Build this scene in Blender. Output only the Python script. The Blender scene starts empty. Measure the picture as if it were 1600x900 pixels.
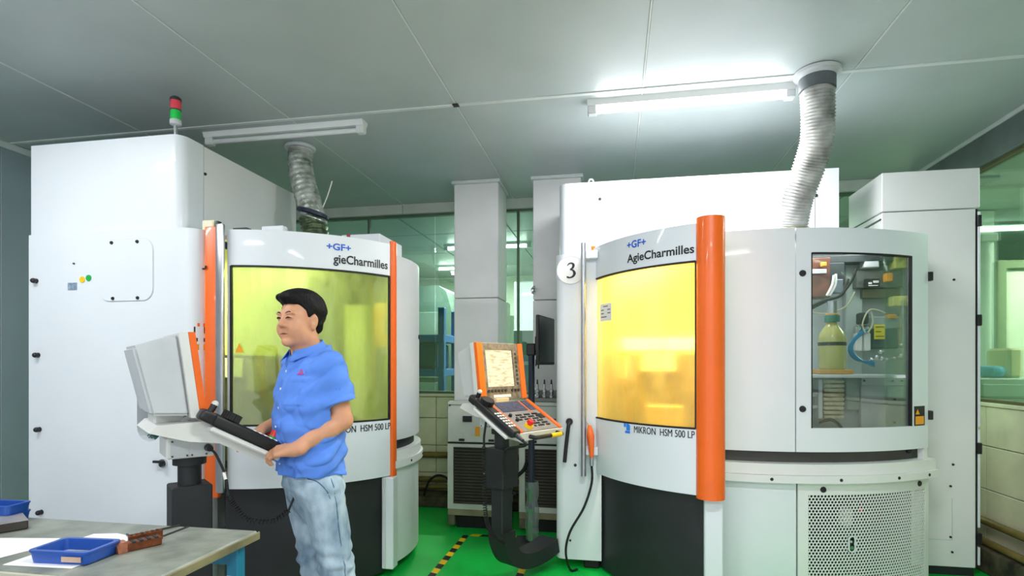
import bpy, bmesh, math, random
import numpy as np
from mathutils import Vector, Matrix

# ---------------------------------------------------------------- camera, world, exposure
SC = bpy.context.scene
COL = SC.collection
R_ = math.radians
YAW = math.atan(160 / 872)          # the camera looks a little left of the room's depth axis
cam_d = bpy.data.cameras.new('camera')
cam_d.sensor_width = 36.0
cam_d.lens = 36.0 * 872 / 1600
cam_d.shift_y = (568 - 450) / 1600
cam_d.clip_start = 0.05
cam = bpy.data.objects.new('camera', cam_d)
cam.location = (0, 0, 1.42)
cam.rotation_euler = (math.pi / 2, 0, YAW)
COL.objects.link(cam)
SC.camera = cam
SC.view_settings.view_transform = 'Standard'
SC.view_settings.look = 'None'
SC.view_settings.exposure = -0.05
SC.view_settings.gamma = 1.0
SC.view_settings.use_curve_mapping = False
SC.cycles.use_denoising = True
SC.cycles.sample_clamp_indirect = 6.0
SC.cycles.max_bounces = 10
SC.cycles.transparent_max_bounces = 16
wd = bpy.data.worlds.new('world')
SC.world = wd
wd.use_nodes = True
wd.node_tree.nodes['Background'].inputs[0].default_value = (0.96, 0.96, 1.0, 1)
wd.node_tree.nodes['Background'].inputs[1].default_value = 1.35

CEIL = 3.10
TUBE_POWER = 48.0      # watts of every lit ceiling fixture


def area(name, loc, rot, sx, sy, power, color=(1, 1, 1)):
    l = bpy.data.lights.new(name, 'AREA')
    l.shape = 'RECTANGLE'; l.size = sx; l.size_y = sy
    l.energy = power; l.color = color
    o = bpy.data.objects.new(name, l)
    o.location = loc; o.rotation_euler = rot
    COL.objects.link(o)
    return o


# ---------------------------------------------------------------- materials
def lin(c):
    return tuple(((v / 255) / 12.92 if v / 255 <= 0.04045 else ((v / 255 + 0.055) / 1.055) ** 2.4) for v in c)


def new_mat(name):
    m = bpy.data.materials.new(name)
    m.use_nodes = True
    nt = m.node_tree
    return m, nt, nt.nodes['Principled BSDF']


def mat(name, rgb, rough=0.5, metal=0.0, var=0.05, scale=6.0, bump=0.0, bscale=60.0, coat=0.0, spec=0.5, stretch=(1, 1, 1), dark=None):
    """Principled surface whose colour drifts a little with object-space noise."""
    m, nt, b = new_mat(name)
    N, L = nt.nodes, nt.links
    c = lin(rgb)
    tc = N.new('ShaderNodeTexCoord'); mp = N.new('ShaderNodeMapping')
    mp.inputs['Scale'].default_value = stretch
    L.new(tc.outputs['Object'], mp.inputs['Vector'])
    nz = N.new('ShaderNodeTexNoise'); nz.inputs['Scale'].default_value = scale; nz.inputs['Detail'].default_value = 5
    L.new(mp.outputs[0], nz.inputs['Vector'])
    rp = N.new('ShaderNodeValToRGB')
    lo = lin(dark) if dark else tuple(max(0, v * (1 - 2 * var)) for v in c)
    hi = tuple(min(1, v * (1 + (0 if dark else var))) for v in c)
    rp.color_ramp.elements[0].position = 0.3; rp.color_ramp.elements[0].color = (*lo, 1)
    rp.color_ramp.elements[1].position = 0.65; rp.color_ramp.elements[1].color = (*hi, 1)
    L.new(nz.outputs['Fac'], rp.inputs[0])
    L.new(rp.outputs[0], b.inputs['Base Color'])
    b.inputs['Roughness'].default_value = rough
    b.inputs['Metallic'].default_value = metal
    b.inputs['Coat Weight'].default_value = coat
    b.inputs['Specular IOR Level'].default_value = spec
    if bump:
        n2 = N.new('ShaderNodeTexNoise'); n2.inputs['Scale'].default_value = bscale; n2.inputs['Detail'].default_value = 4
        L.new(mp.outputs[0], n2.inputs['Vector'])
        bp = N.new('ShaderNodeBump'); bp.inputs['Strength'].default_value = bump; bp.inputs['Distance'].default_value = 0.01
        L.new(n2.outputs['Fac'], bp.inputs['Height']); L.new(bp.outputs[0], b.inputs['Normal'])
    return m


def emit(name, rgb, strength):
    m, nt, b = new_mat(name)
    b.inputs['Base Color'].default_value = (*lin(rgb), 1)
    b.inputs['Emission Color'].default_value = (*lin(rgb), 1)
    b.inputs['Emission Strength'].default_value = strength
    return m


def glass(name, tint, gloss=0.06, haze=0.0, haze_rgb=(230, 230, 220), streak=0.0, rough=0.02, hscale=3.0, blur=0.0):
    """Thin tinted pane: tinted see-through, mirror by fresnel, a little dusty haze."""
    m = bpy.data.materials.new(name); m.use_nodes = True
    nt = m.node_tree; N, L = nt.nodes, nt.links
    N.clear()
    out = N.new('ShaderNodeOutputMaterial')
    tr = N.new('ShaderNodeBsdfTransparent'); tr.inputs[0].default_value = (*lin(tint), 1)
    gl = N.new('ShaderNodeBsdfGlossy'); gl.inputs['Roughness'].default_value = rough
    gl.inputs[0].default_value = (0.9, 0.95, 0.92, 1)
    see = tr
    if blur:
        rf = N.new('ShaderNodeBsdfRefraction'); rf.inputs['IOR'].default_value = 1.06; rf.inputs['Roughness'].default_value = 0.55
        rf.inputs[0].default_value = (*lin(tint), 1)
        see = N.new('ShaderNodeMixShader'); see.inputs[0].default_value = blur
        L.new(tr.outputs[0], see.inputs[1]); L.new(rf.outputs[0], see.inputs[2])
    lw = N.new('ShaderNodeLayerWeight'); lw.inputs['Blend'].default_value = 0.25
    mx = N.new('ShaderNodeMath'); mx.operation = 'MULTIPLY_ADD'
    mx.inputs[1].default_value = 0.6; mx.inputs[2].default_value = gloss
    L.new(lw.outputs['Fresnel'], mx.inputs[0])
    m1 = N.new('ShaderNodeMixShader')
    L.new(mx.outputs[0], m1.inputs[0]); L.new(see.outputs[0], m1.inputs[1]); L.new(gl.outputs[0], m1.inputs[2])
    last = m1
    if haze or streak:
        df = N.new('ShaderNodeBsdfDiffuse'); df.inputs[0].default_value = (*lin(haze_rgb), 1)
        tl = N.new('ShaderNodeBsdfTranslucent'); tl.inputs[0].default_value = (*lin(haze_rgb), 1)
        m0 = N.new('ShaderNodeMixShader'); m0.inputs[0].default_value = 0.5
        L.new(df.outputs[0], m0.inputs[1]); L.new(tl.outputs[0], m0.inputs[2])
        tc = N.new('ShaderNodeTexCoord'); mp = N.new('ShaderNodeMapping'); mp.inputs['Scale'].default_value = (1, 1, 0.35)
        L.new(tc.outputs['Object'], mp.inputs[0])
        nz = N.new('ShaderNodeTexNoise'); nz.inputs['Scale'].default_value = hscale; nz.inputs['Detail'].default_value = 8; nz.inputs['Roughness'].default_value = 0.7
        L.new(mp.outputs[0], nz.inputs['Vector'])
        mr = N.new('ShaderNodeMapRange'); mr.inputs['From Min'].default_value = 0.35; mr.inputs['From Max'].default_value = 0.75
        mr.inputs['To Min'].default_value = haze; mr.inputs['To Max'].default_value = haze + streak
        L.new(nz.outputs['Fac'], mr.inputs[0])
        m2 = N.new('ShaderNodeMixShader')
        L.new(mr.outputs[0], m2.inputs[0]); L.new(m1.outputs[0], m2.inputs[1]); L.new(m0.outputs[0], m2.inputs[2])
        last = m2
    L.new(last.outputs[0], out.inputs[0])
    return m


W = {}
W['white'] = mat('white_enamel', (222, 229, 234), 0.38, var=0.015, scale=2, coat=0.15)
W['white2'] = mat('warm_white_enamel', (226, 229, 228), 0.42, var=0.02, scale=2)
W['grey_paint'] = mat('light_grey_enamel', (205, 209, 212), 0.45, var=0.03, scale=3)
W['orange'] = mat('orange_enamel', (240, 104, 22), 0.35, var=0.03, scale=3, coat=0.2)
W['black'] = mat('black_plastic', (22, 23, 25), 0.45, var=0.1)
W['soft_black'] = mat('matt_black_paint', (30, 33, 36), 0.6, var=0.12, scale=4)
W['rubber'] = mat('black_rubber', (16, 17, 18), 0.7, var=0.1)
W['steel'] = mat('brushed_steel', (178, 182, 186), 0.28, 0.9, var=0.08, scale=30, stretch=(8, 8, 0.4))
W['chrome'] = mat('bright_metal', (205, 207, 208), 0.2, 1.0, var=0.05)
W['dark_metal'] = mat('dark_metal', (70, 72, 74), 0.45, 0.6, var=0.1)
W['blue_text'] = mat('blue_print', (20, 92, 205), 0.5, var=0.0)
W['black_text'] = mat('black_print', (25, 26, 30), 0.5, var=0.0)
W['label_white'] = mat('paper_label', (240, 240, 236), 0.6, var=0.02)
W['yellow'] = mat('yellow_plastic', (245, 205, 20), 0.45, var=0.05)
W['green'] = mat('green_sticker', (30, 170, 70), 0.45, var=0.03)
W['red'] = mat('red_plastic', (214, 36, 30), 0.4, var=0.05)
W['amber'] = mat('amber_label', (240, 160, 20), 0.5, var=0.03)


# ---------------------------------------------------------------- geometry helpers
def at(x, y, Y):
    """World point at depth Y behind a spot of the 1600x900 frame."""
    r = (x - 800) / 872
    a = -math.sin(YAW) + r * math.cos(YAW); b = math.cos(YAW) + r * math.sin(YAW)
    z = Y / b
    return Vector((a * z, Y, 1.42 + (568 - y) / 872 * z))


LOCAL = set()


def empty(name, loc, rz=0.0, label=None, cat=None, group=None, kind=None, local=False):
    o = bpy.data.objects.new(name, None)
    o.empty_display_size = 0.1
    o.location = loc; o.rotation_euler = (0, 0, rz)
    COL.objects.link(o)
    if local:
        LOCAL.add(o.name)
    return tag(o, label, cat, group, kind)


def tag(o, label=None, cat=None, group=None, kind=None):
    for k, v in (('label', label), ('category', cat), ('group', group), ('kind', kind)):
        if v:
            o[k] = v
    return o


def link(o, parent):
    COL.objects.link(o)
    if parent is not None:
        o.parent = parent
        if parent.type == 'EMPTY' and parent.name not in LOCAL:
            o.matrix_parent_inverse = Matrix.Translation(-Vector(parent.location))
    return o


def mesh_object(name, me, m, parent=None, smooth=False, angle=38):
    if m is not None and not me.materials:
        me.materials.append(m)
    if smooth and len(me.polygons):
        me.polygons.foreach_set('use_smooth', [True] * len(me.polygons))
        me.set_sharp_from_angle(angle=R_(angle))
    o = bpy.data.objects.new(name, me)
    if parent is None and len(me.vertices):
        n = len(me.vertices); co = np.empty(n * 3); me.vertices.foreach_get('co', co); co = co.reshape(-1, 3)
        lo, hi = co.min(0), co.max(0)
        base = Vector(((lo[0] + hi[0]) / 2, (lo[1] + hi[1]) / 2, lo[2]))
        me.transform(Matrix.Translation(-base)); o.location = base
    return link(o, parent)


def frame_to(p0, p1):
    d = (Vector(p1) - Vector(p0))
    q = d.to_track_quat('Z', 'Y')
    return q, d.length


class MB:
    """Collects shapes into one mesh."""

    def __init__(self):
        self.bm = bmesh.new()

    def _add(self, b2, M=None):
        me = bpy.data.meshes.new('tmp'); b2.to_mesh(me); b2.free()
        if M is not None:
            me.transform(M)
        self.bm.from_mesh(me); bpy.data.meshes.remove(me)
        return self

    def box(self, lo, hi, bev=0.0, M=None, seg=1):
        b = bmesh.new()
        bmesh.ops.create_cube(b, size=1)
        c = [(lo[i] + hi[i]) / 2 for i in range(3)]; s = [abs(hi[i] - lo[i]) for i in range(3)]
        for v in b.verts:
            v.co = Vector((c[0] + v.co.x * s[0], c[1] + v.co.y * s[1], c[2] + v.co.z * s[2]))
        if bev:
            bmesh.ops.bevel(b, geom=b.edges[:], offset=min(bev, min(s) * 0.45), segments=seg, affect='EDGES', profile=0.5)
        return self._add(b, M)

    def cyl(self, p0, p1, r0, r1=None, n=16, caps=True):
        r1 = r0 if r1 is None else r1
        q, l = frame_to(p0, p1)
        b = bmesh.new()
        bmesh.ops.create_cone(b, cap_ends=caps, segments=n, radius1=r0, radius2=r1, depth=l)
        M = Matrix.Translation((Vector(p0) + Vector(p1)) / 2) @ q.to_matrix().to_4x4()
        return self._add(b, M)

    def ball(self, c, r, n=12, M=None):
        r = (r, r, r) if not isinstance(r, (tuple, list)) else r
        b = bmesh.new()
        bmesh.ops.create_uvsphere(b, u_segments=n, v_segments=max(6, n // 2), radius=1)
        for v in b.verts:
            v.co = Vector((c[0] + v.co.x * r[0], c[1] + v.co.y * r[1], c[2] + v.co.z * r[2]))
        return self._add(b, M)

    def tube(self, pts, r, n=8, caps=True):
        pts = [Vector(p) for p in pts]
        rs = r if isinstance(r, (list, tuple)) else [r] * len(pts)
        rings = []; up = None
        for i, p in enumerate(pts):
            t = (pts[min(i + 1, len(pts) - 1)] - pts[max(i - 1, 0)]).normalized()
            if up is None:
                up = Vector((0, 0, 1)) if abs(t.z) < 0.9 else Vector((1, 0, 0))
            u = (up - t * up.dot(t)).normalized(); v = t.cross(u); up = u
            rings.append([self.bm.verts.new(p + (u * math.cos(2 * math.pi * k / n) + v * math.sin(2 * math.pi * k / n)) * rs[i]) for k in range(n)])
        for a, b in zip(rings, rings[1:]):
            for k in range(n):
                self.bm.faces.new((a[k], a[(k + 1) % n], b[(k + 1) % n], b[k]))
        if caps:
            self.bm.faces.new(rings[0][::-1]); self.bm.faces.new(rings[-1])
        return self

    def sweep(self, pts, w, h, side=(0, 1, 0)):
        """Rectangular beam along a path; side = direction of its width."""
        pts = [Vector(p) for p in pts]; s = Vector(side).normalized(); rings = []
        for i, p in enumerate(pts):
            t = (pts[min(i + 1, len(pts) - 1)] - pts[max(i - 1, 0)]).normalized()
            u = (s - t * s.dot(t)).normalized(); v = t.cross(u)
            rings.append([self.bm.verts.new(p + u * a * w / 2 + v * b * h / 2) for a, b in ((1, 1), (-1, 1), (-1, -1), (1, -1))])
        for a, b in zip(rings, rings[1:]):
            for k in range(4):
                self.bm.faces.new((a[k], a[(k + 1) % 4], b[(k + 1) % 4], b[k]))
        self.bm.faces.new(rings[0][::-1]); self.bm.faces.new(rings[-1])
        return self

    def prism(self, poly, z0, z1, M=None):
        """Plan polygon extruded upward (or placed by M)."""
        b = bmesh.new()
        lo = [b.verts.new((x, y, z0)) for x, y in poly]; hi = [b.verts.new((x, y, z1)) for x, y in poly]
        n = len(poly)
        b.faces.new(lo[::-1]); b.faces.new(hi)
        for i in range(n):
            b.faces.new((lo[i], lo[(i + 1) % n], hi[(i + 1) % n], hi[i]))
        bmesh.ops.recalc_face_normals(b, faces=b.faces[:])
        return self._add(b, M)

    def holed(self, outer, holes, z0, z1, M=None):
        """Plate with holes: outlines in xy, thickness z0..z1."""
        b = bmesh.new()
        for z in (z0, z1):
            es = []
            for loop in [outer] + holes:
                vs = [b.verts.new((x, y, z)) for x, y in loop]
                es += [b.edges.new((vs[i], vs[(i + 1) % len(vs)])) for i in range(len(vs))]
            bmesh.ops.triangle_fill(b, edges=es, use_beauty=True)
        for loop in [outer] + holes:
            k = len(loop)
            lo = [b.verts.new((x, y, z0)) for x, y in loop]; hi = [b.verts.new((x, y, z1)) for x, y in loop]
            for i in range(k):
                b.faces.new((lo[i], lo[(i + 1) % k], hi[(i + 1) % k], hi[i]))
        bmesh.ops.remove_doubles(b, verts=b.verts[:], dist=1e-5)
        bmesh.ops.recalc_face_normals(b, faces=b.faces[:])
        return self._add(b, M)

    def arc(self, C, R, a0, a1, z0, z1, th, n=16):
        """Curved upright panel: outer radius R, thickness th inward, angles in degrees."""
        b = bmesh.new(); rows = []
        for i in range(n + 1):
            a = R_(a0 + (a1 - a0) * i / n); ca, sa = math.cos(a), math.sin(a)
            rows.append([b.verts.new((C[0] + r * ca, C[1] + r * sa, z)) for r, z in ((R, z0), (R, z1), (R - th, z1), (R - th, z0))])
        for p, q in zip(rows, rows[1:]):
            for k in range(4):
                b.faces.new((p[k], q[k], q[(k + 1) % 4], p[(k + 1) % 4]))
        b.faces.new(rows[0]); b.faces.new(rows[-1][::-1])
        bmesh.ops.recalc_face_normals(b, faces=b.faces[:])
        return self._add(b)

    def lathe(self, prof, c=(0, 0, 0), n=20, M=None):
        b = bmesh.new(); rings = []
        for r, z in prof:
            rings.append([b.verts.new((c[0] + r * math.cos(2 * math.pi * k / n), c[1] + r * math.sin(2 * math.pi * k / n), c[2] + z)) for k in range(n)])
        for p, q in zip(rings, rings[1:]):
            for k in range(n):
                b.faces.new((p[k], p[(k + 1) % n], q[(k + 1) % n], q[k]))
        b.faces.new(rings[0][::-1]); b.faces.new(rings[-1])
        return self._add(b, M)

    def poly(self, pts):
        self.bm.faces.new([self.bm.verts.new(p) for p in pts])
        return self

    def build(self, name, m, parent=None, smooth=False, angle=38):
        me = bpy.data.meshes.new(name); self.bm.to_mesh(me); self.bm.free()
        return mesh_object(name, me, m, parent, smooth, angle)


def rrect(x0, y0, x1, y1, r, n=6):
    pts = []
    for cx, cy, a in ((x1 - r, y1 - r, 0), (x0 + r, y1 - r, 90), (x0 + r, y0 + r, 180), (x1 - r, y0 + r, 270)):
        for i in range(n + 1):
            t = R_(a + 90 * i / n); pts.append((cx + r * math.cos(t), cy + r * math.sin(t)))
    return pts


# plates that stand upright facing -Y: polygon (x, z) -> world, thickness towards +Y
def upright(Y):
    return Matrix(((1, 0, 0, 0), (0, 0, 1, Y), (0, 1, 0, 0), (0, 0, 0, 1)))


def spline(pts, n=8):
    """Catmull-Rom through the points."""
    P = [Vector(p) for p in pts]; out = []
    for i in range(len(P) - 1):
        p0, p1, p2, p3 = P[max(i - 1, 0)], P[i], P[i + 1], P[min(i + 2, len(P) - 1)]
        for k in range(n):
            t = k / n
            out.append(0.5 * ((2 * p1) + (-p0 + p2) * t + (2 * p0 - 5 * p1 + 4 * p2 - p3) * t * t + (-p0 + 3 * p1 - 3 * p2 + p3) * t ** 3))
    out.append(P[-1])
    return out


def coil(pts, r, turns, n_per=10):
    """Helix wound round a path."""
    P = spline(pts, 24); out = []; N_ = turns * n_per
    for i in range(N_ + 1):
        s = i / N_ * (len(P) - 1); k = min(int(s), len(P) - 2); p = P[k].lerp(P[k + 1], s - k)
        t = (P[k + 1] - P[k]).normalized()
        u = t.cross(Vector((0.3, 1, 0.1))).normalized(); v = t.cross(u)
        a = 2 * math.pi * i / n_per
        out.append(p + u * r * math.cos(a) + v * r * math.sin(a))
    return out


def text_geo(body, bold=0.0, extrude=0.0):
    cu = bpy.data.curves.new('tmp_text', 'FONT'); cu.body = body; cu.size = 1.0; cu.offset = bold; cu.extrude = extrude; cu.resolution_u = 4
    ob = bpy.data.objects.new('tmp_text', cu); COL.objects.link(ob)
    dg = bpy.context.evaluated_depsgraph_get(); dg.update()
    me = bpy.data.meshes.new_from_object(ob.evaluated_get(dg))
    bpy.data.objects.remove(ob); bpy.data.curves.remove(cu)
    return me


def text_fit(body, bold=0.0):
    """Flat lettering scaled to the unit box; returns verts (u, v) and faces."""
    me = text_geo(body, bold)
    co = np.array([v.co[:2] for v in me.vertices]); fs = [tuple(p.vertices) for p in me.polygons]
    bpy.data.meshes.remove(me)
    lo, hi = co.min(0), co.max(0)
    return (co - lo) / (hi - lo), fs


def text_on(name, body, fn, m, parent, bold=0.0, fat=0.0):
    """Lettering laid on any surface: fn(u, v) -> point."""
    uv, fs = text_fit(body, bold)
    if fat:                                   # thicken by a second strike, slightly offset
        k = len(uv); fs = fs + [tuple(i + k for i in f) for f in fs]; uv = np.concatenate([uv, uv + np.array([fat, 0])])
    me = bpy.data.meshes.new(name)
    me.from_pydata([tuple(fn(u, v)) for u, v in uv], [], fs); me.update()
    return mesh_object(name, me, m, parent)


def on_arc(C, R, a0, a1, z0, z1):
    return lambda u, v: (C[0] + R * math.cos(R_(a0 + (a1 - a0) * u)), C[1] + R * math.sin(R_(a0 + (a1 - a0) * u)), z0 + (z1 - z0) * v)
# ---------------------------------------------------------------- the room
XL, XR, YB, YF = -4.55, 2.62, 5.60, -3.2
mt_ceil = mat('ceiling_sheet', (178, 188, 188), 0.40, var=0.04, scale=1.5, spec=0.4)
mt_wallp = mat('wall_sheet', (150, 166, 174), 0.45, var=0.04, scale=1.5)
mt_floor = mat('green_epoxy', (9, 196, 74), 0.42, var=0.05, scale=2.5, coat=0.1)
mt_tile = mat('cream_tile', (222, 218, 188), 0.4, var=0.06, scale=5)
mt_grout = mat('tile_grout', (172, 164, 132), 0.8, var=0.1)
mt_beam = mat('white_beam', (214, 216, 212), 0.5, var=0.04)
mt_col = mat('column_board', (228, 228, 228), 0.5, var=0.03, scale=3)
mt_curb = mat('stained_concrete', (96, 88, 66), 0.85, var=0.3, scale=9, bump=0.4, dark=(38, 33, 24))
mt_seam = mat('white_seam', (212, 218, 216), 0.5, var=0.05)
mt_rail = mat('window_rail', (92, 110, 92), 0.5, 0.3, var=0.08)
mt_winglass = glass('green_window_glass', (216, 233, 219), 0.06)

fl = MB().box((XL, 2.9, -0.06), (XR, YB, 0)).build('floor', mt_floor); tag(fl, 'glossy green painted workshop floor', 'floor', kind='structure')
fl = MB().box((XL, YF, -0.06), (XR, 2.9, 0)).build('floor', mat('bounce_cut_grey', (176, 180, 180), .45, var=.05)); tag(fl, 'light grey painted gangway in front of the machines', 'floor', kind='structure')  # out of view; grey is made up to weaken green light bounced upward

cl = empty('ceiling', ((XL + XR) / 2, 2, CEIL + 0.06), label='grey sheet metal panel ceiling', cat='ceiling', kind='structure')
MB().box((XL, YF, CEIL + 0.03), (XR, YB, CEIL + 0.08)).build('ceiling_deck', mt_seam, cl)
xs = [XL, -3.37, -2.19, -1.01, 0.17, 1.35, XR]
ys = [YF, -1.3, 1.1, 3.5, YB]
for i in range(len(xs) - 1):
    for j in range(len(ys) - 1):
        MB().box((xs[i] + .004, ys[j] + .004, CEIL), (xs[i + 1] - .004, ys[j + 1] - .004, CEIL + .032), .003).build('ceiling_panel', mt_ceil, cl)
for xx in xs[1:-1]:
    for ya, yb in zip(ys, ys[1:]):
        MB().box((xx - .004, ya + .02, CEIL - .003), (xx + .004, yb - .02, CEIL + .002)).build('seam_strip', mt_seam, cl)
MB().box((XL, 3.485, CEIL - .006), (XR, 3.515, CEIL + .002), .002).build('joint_strip', mt_seam, cl)

MB().box((-1.03, 3.47, CEIL - .012), (-.99, 3.51, CEIL - .004), .003).build('joint_clip', W['black'], cl)

wl = empty('wall_left', (XL, 1.2, 0), label='grey blue sandwich panel wall', cat='wall', kind='structure')
MB().box((XL - .08, YF, 0), (XL - .03, YB, CEIL)).build('wall_core', mt_seam, wl)
yy = [YF, -1.9, -.72, .46, 1.64, 2.82, 3.44, 4.62, YB]
for a, b in zip(yy, yy[1:]):
    MB().box((XL - .04, a + .004, 0), (XL, b - .004, CEIL), .003).build('wall_panel', mt_wallp, wl)
o = MB().box((XL, YF, CEIL - .05), (XL + .03, YB, CEIL), .008).build('trim_1', mt_seam); tag(o, 'pale cove strip between left wall and ceiling', 'trim', kind='structure')
MB().cyl((XL, 3.42, .22), (XL + .06, 3.42, .22), .14, n=24).box((XL, 3.28, .0), (XL + .06, 3.56, .22)).build('wall_opening', W['rubber'], wl)  # black solid stands for a dark opening low in the wall

# back wall: tiled base, window band, beam
SILL = 1.105
wb = empty('wall_back', (-1, YB, 0), label='cream tiled back wall under the green window', cat='wall', kind='structure')
MB().box((XL, YB + .03, 0), (XR, YB + .15, SILL)).build('wall_core', mt_grout, wb)
tw, thh = .235, .285
rows = [(.0 + k * thh, min(SILL - .03, (k + 1) * thh)) for k in range(4)]
tile_me = {}
x = -2.3
while x < -.2:
    for z0, z1 in rows:
        key = round(z1 - z0, 3)
        if key not in tile_me:
            b = MB().box((0, 0, 0), (tw - .006, .035, z1 - z0 - .006), .003)
            me = bpy.data.meshes.new('tile'); b.bm.to_mesh(me); b.bm.free(); me.materials.append(mt_tile); tile_me[key] = me
        o = bpy.data.objects.new('tile', tile_me[key]); link(o, wb); o.location = (x, YB - .004 + random.Random(int(x * 99 + z0 * 77)).uniform(-.001, .001), z0)
    x += tw
MB().box((-.2, YB, 0), (XR, YB + .04, SILL - .03)).box((XL, YB, 0), (-2.3, YB + .04, SILL - .03)).build('wall_face', mt_tile, wb)
MB().box((XL, YB - .02, SILL - .03), (XR, YB + .12, SILL), .005).build('sill', mt_tile, wb)
MB().box((XL, YB - .02, 3.0), (-2.2, YB + .15, CEIL), .004).build('beam', mt_beam, wb)
MB().box((-2.195, YB - .02, 3.0), (-1.3, YB + .15, CEIL), .004).build('beam', mt_beam, wb)
MB().box((-1.295, YB - .02, 3.0), (.5, YB + .15, CEIL), .004).build('beam', mt_beam, wb)
MB().box((.505, YB - .02, 3.0), (XR, YB + .15, CEIL), .004).build('beam', mt_beam, wb)

wn = empty('window_1', (-1, YB, SILL), label='wide green tinted window band in the back wall', cat='window', kind='structure')
for a, b in ((XL, -2.6), (-2.6, -1.86), (-1.86, -.97), (-.97, -.2), (-.2, 1.2), (1.2, XR)):
    MB().box((a + .004, YB + .04, SILL), (b - .004, YB + .05, 3.0)).build('pane', mt_winglass, wn)
for xx in (-2.6, -.97, -.2, 1.2):
    MB().box((xx - .012, YB + .025, SILL), (xx + .012, YB + .065, 3.0)).build('mullion', mt_rail, wn)
MB().box((XL, YB + .02, SILL), (XR, YB + .07, SILL + .025)).box((XL, YB + .02, 2.975), (XR, YB + .07, 3.0)).build('window_rail', mt_rail, wn)

o = MB().box((XL, YB - .33, 0), (XR, YB, .10), .01).build('baseboard_back', mt_curb); tag(o, 'dark stained concrete kerb along the back wall', 'kerb', kind='structure')

# two boarded columns
for nm, x0, x1, lab, zs in (('trim_2', -1.456, -1.04, 'square white boarded column behind the far control console', 2.02), ('trim_3', -.72, -.29, 'square white boarded column beside the monitor on a pole', 1.99)):
    c = empty(nm, ((x0 + x1) / 2, 5.16, 0), label=lab, cat='column', kind='structure')
    MB().box((x0, 4.97, 0), (x1, 5.37, zs - .003), .006).build('column_board', mt_col, c)
    MB().box((x0, 4.97, zs + .003), (x1, 5.37, CEIL - .03), .006).build('column_board', mt_col, c)
    MB().box((x0 - .02, 4.95, CEIL - .03), (x1 + .02, 5.39, CEIL), .004).build('collar', mt_seam, c)
o = MB().box((-.735, 4.93, 2.06), (-.70, 4.975, 2.10), .008).cyl((-.72, 4.93, 2.09), (-.70, 4.90, 2.10), .012).cyl((-.72, 4.93, 2.05), (-.70, 4.90, 2.06), .012).build('cable_clip', W['chrome'])
tag(o, 'small metal clip on the edge of the column by the pole monitor', 'clip')

# right wall: cream blocks, big window, steel fascia
SILLR = 1.14
wr = empty('wall_right', (XR, 2, 0), label='cream block wall under the right hand window', cat='wall', kind='structure')
MB().box((XR + .03, YF, 0), (XR + .15, YB, SILLR)).build('wall_core', mt_grout, wr)
zz = [0, .26, .52, .83, SILLR - .025]
ylist = [YF, -2, -.8, .4, 1.6, 2.35, 3.1, 3.82, 4.55, YB]
for k in range(4):
    for a, b in zip(ylist, ylist[1:]):
        MB().box((XR, a + .003, zz[k] + .003), (XR + .05, b - .003, zz[k + 1] - .003), .003).build('block', mt_tile, wr)
MB().box((XR - .015, YF, SILLR - .025), (XR + .12, YB, SILLR), .004).build('sill', mt_tile, wr)
MB().box((XR, YF, 2.86), (XR + .1, YB, CEIL), .004).build('fascia', mat('steel_fascia', (112, 122, 122), .5, .2, var=.08), wr)
MB().box((XR - .02, YF, CEIL - .03), (XR, YB, CEIL), .004).build('cove', mt_seam, wr)
wn2 = empty('window_2', (XR, 2, SILLR), label='large green tinted window in the right wall', cat='window', kind='structure')
for a, b in ((YF, -1), (-1, 1), (1, 3.0), (3.0, YB)):
    MB().box((XR + .05, a + .004, SILLR), (XR + .06, b - .004, 2.86)).build('pane', mt_winglass, wn2)
MB().box((XR + .03, YF, SILLR), (XR + .08, YB, SILLR + .022)).box((XR + .03, YF, 2.84), (XR + .08, YB, 2.86)).build('window_rail', mat('brown_rail', (88, 84, 52), .6, var=.1), wn2)
o = MB().box((XR - .16, YF, 0), (XR, YB, .17), .012).build('baseboard_right', mt_curb); tag(o, 'grimy concrete kerb along the right wall', 'kerb', kind='structure')

mt_pipe = mat('brown_pipe', (126, 108, 56), .5, .2, var=.15, scale=12)
def pipe(name, pts, r, lab, m=mt_pipe, cat='pipe'):
    return tag(MB().tube(spline(pts, 6), r, 10).build(name, m, smooth=True), lab, cat)
pipe('floor_pipe', [(XR - .05, 1.0, .31), (XR - .05, 3.6, .31), (XR - .05, 5.4, .31)], .026, 'upper brown pipe on the kerb under the right window')
pipe('floor_pipe', [(XR - .12, 1.0, .2), (XR - .12, 3.6, .2), (XR - .12, 5.4, .2)], .024, 'lower brown pipe on the kerb under the right window')
v = empty('red_valve', (XR - .05, 3.83, .31), label='small red valve handle on the pipe by the right wall', cat='valve')
MB().cyl((XR - .05, 3.79, .31), (XR - .05, 3.87, .31), .034, n=12).build('valve_body', mt_pipe, v, True)
MB().box((XR - .085, 3.8, .335), (XR - .03, 3.86, .41), .008).box((XR - .08, 3.815, .25), (XR - .04, 3.845, .30), .006).build('valve_handle', W['red'], v)
pipe('wall_pipe', [(-2.6, YB - .06, .475), (-1.4, YB - .06, .475), (-.6, YB - .06, .475)], .032, 'thick brown pipe across the tiles behind the chillers')
pipe('wall_pipe', [(-2.6, YB - .09, .22), (-1.4, YB - .09, .23), (-.6, YB - .09, .23)], .03, 'middle brown pipe low on the back wall')
pipe('wall_pipe', [(-2.6, YB - .12, .15), (-1.4, YB - .12, .16), (-.6, YB - .12, .16)], .026, 'lowest brown pipe resting near the back kerb')
pipe('black_hose', [(-1.86, 5.3, .11), (-1.8, 5.28, .26), (-1.7, 5.27, .32), (-1.6, 5.27, .28), (-1.56, 5.27, .16), (-1.6, 5.27, .11)], .012, 'black hose looping up from the back kerb', W['rubber'], 'hose')

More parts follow.
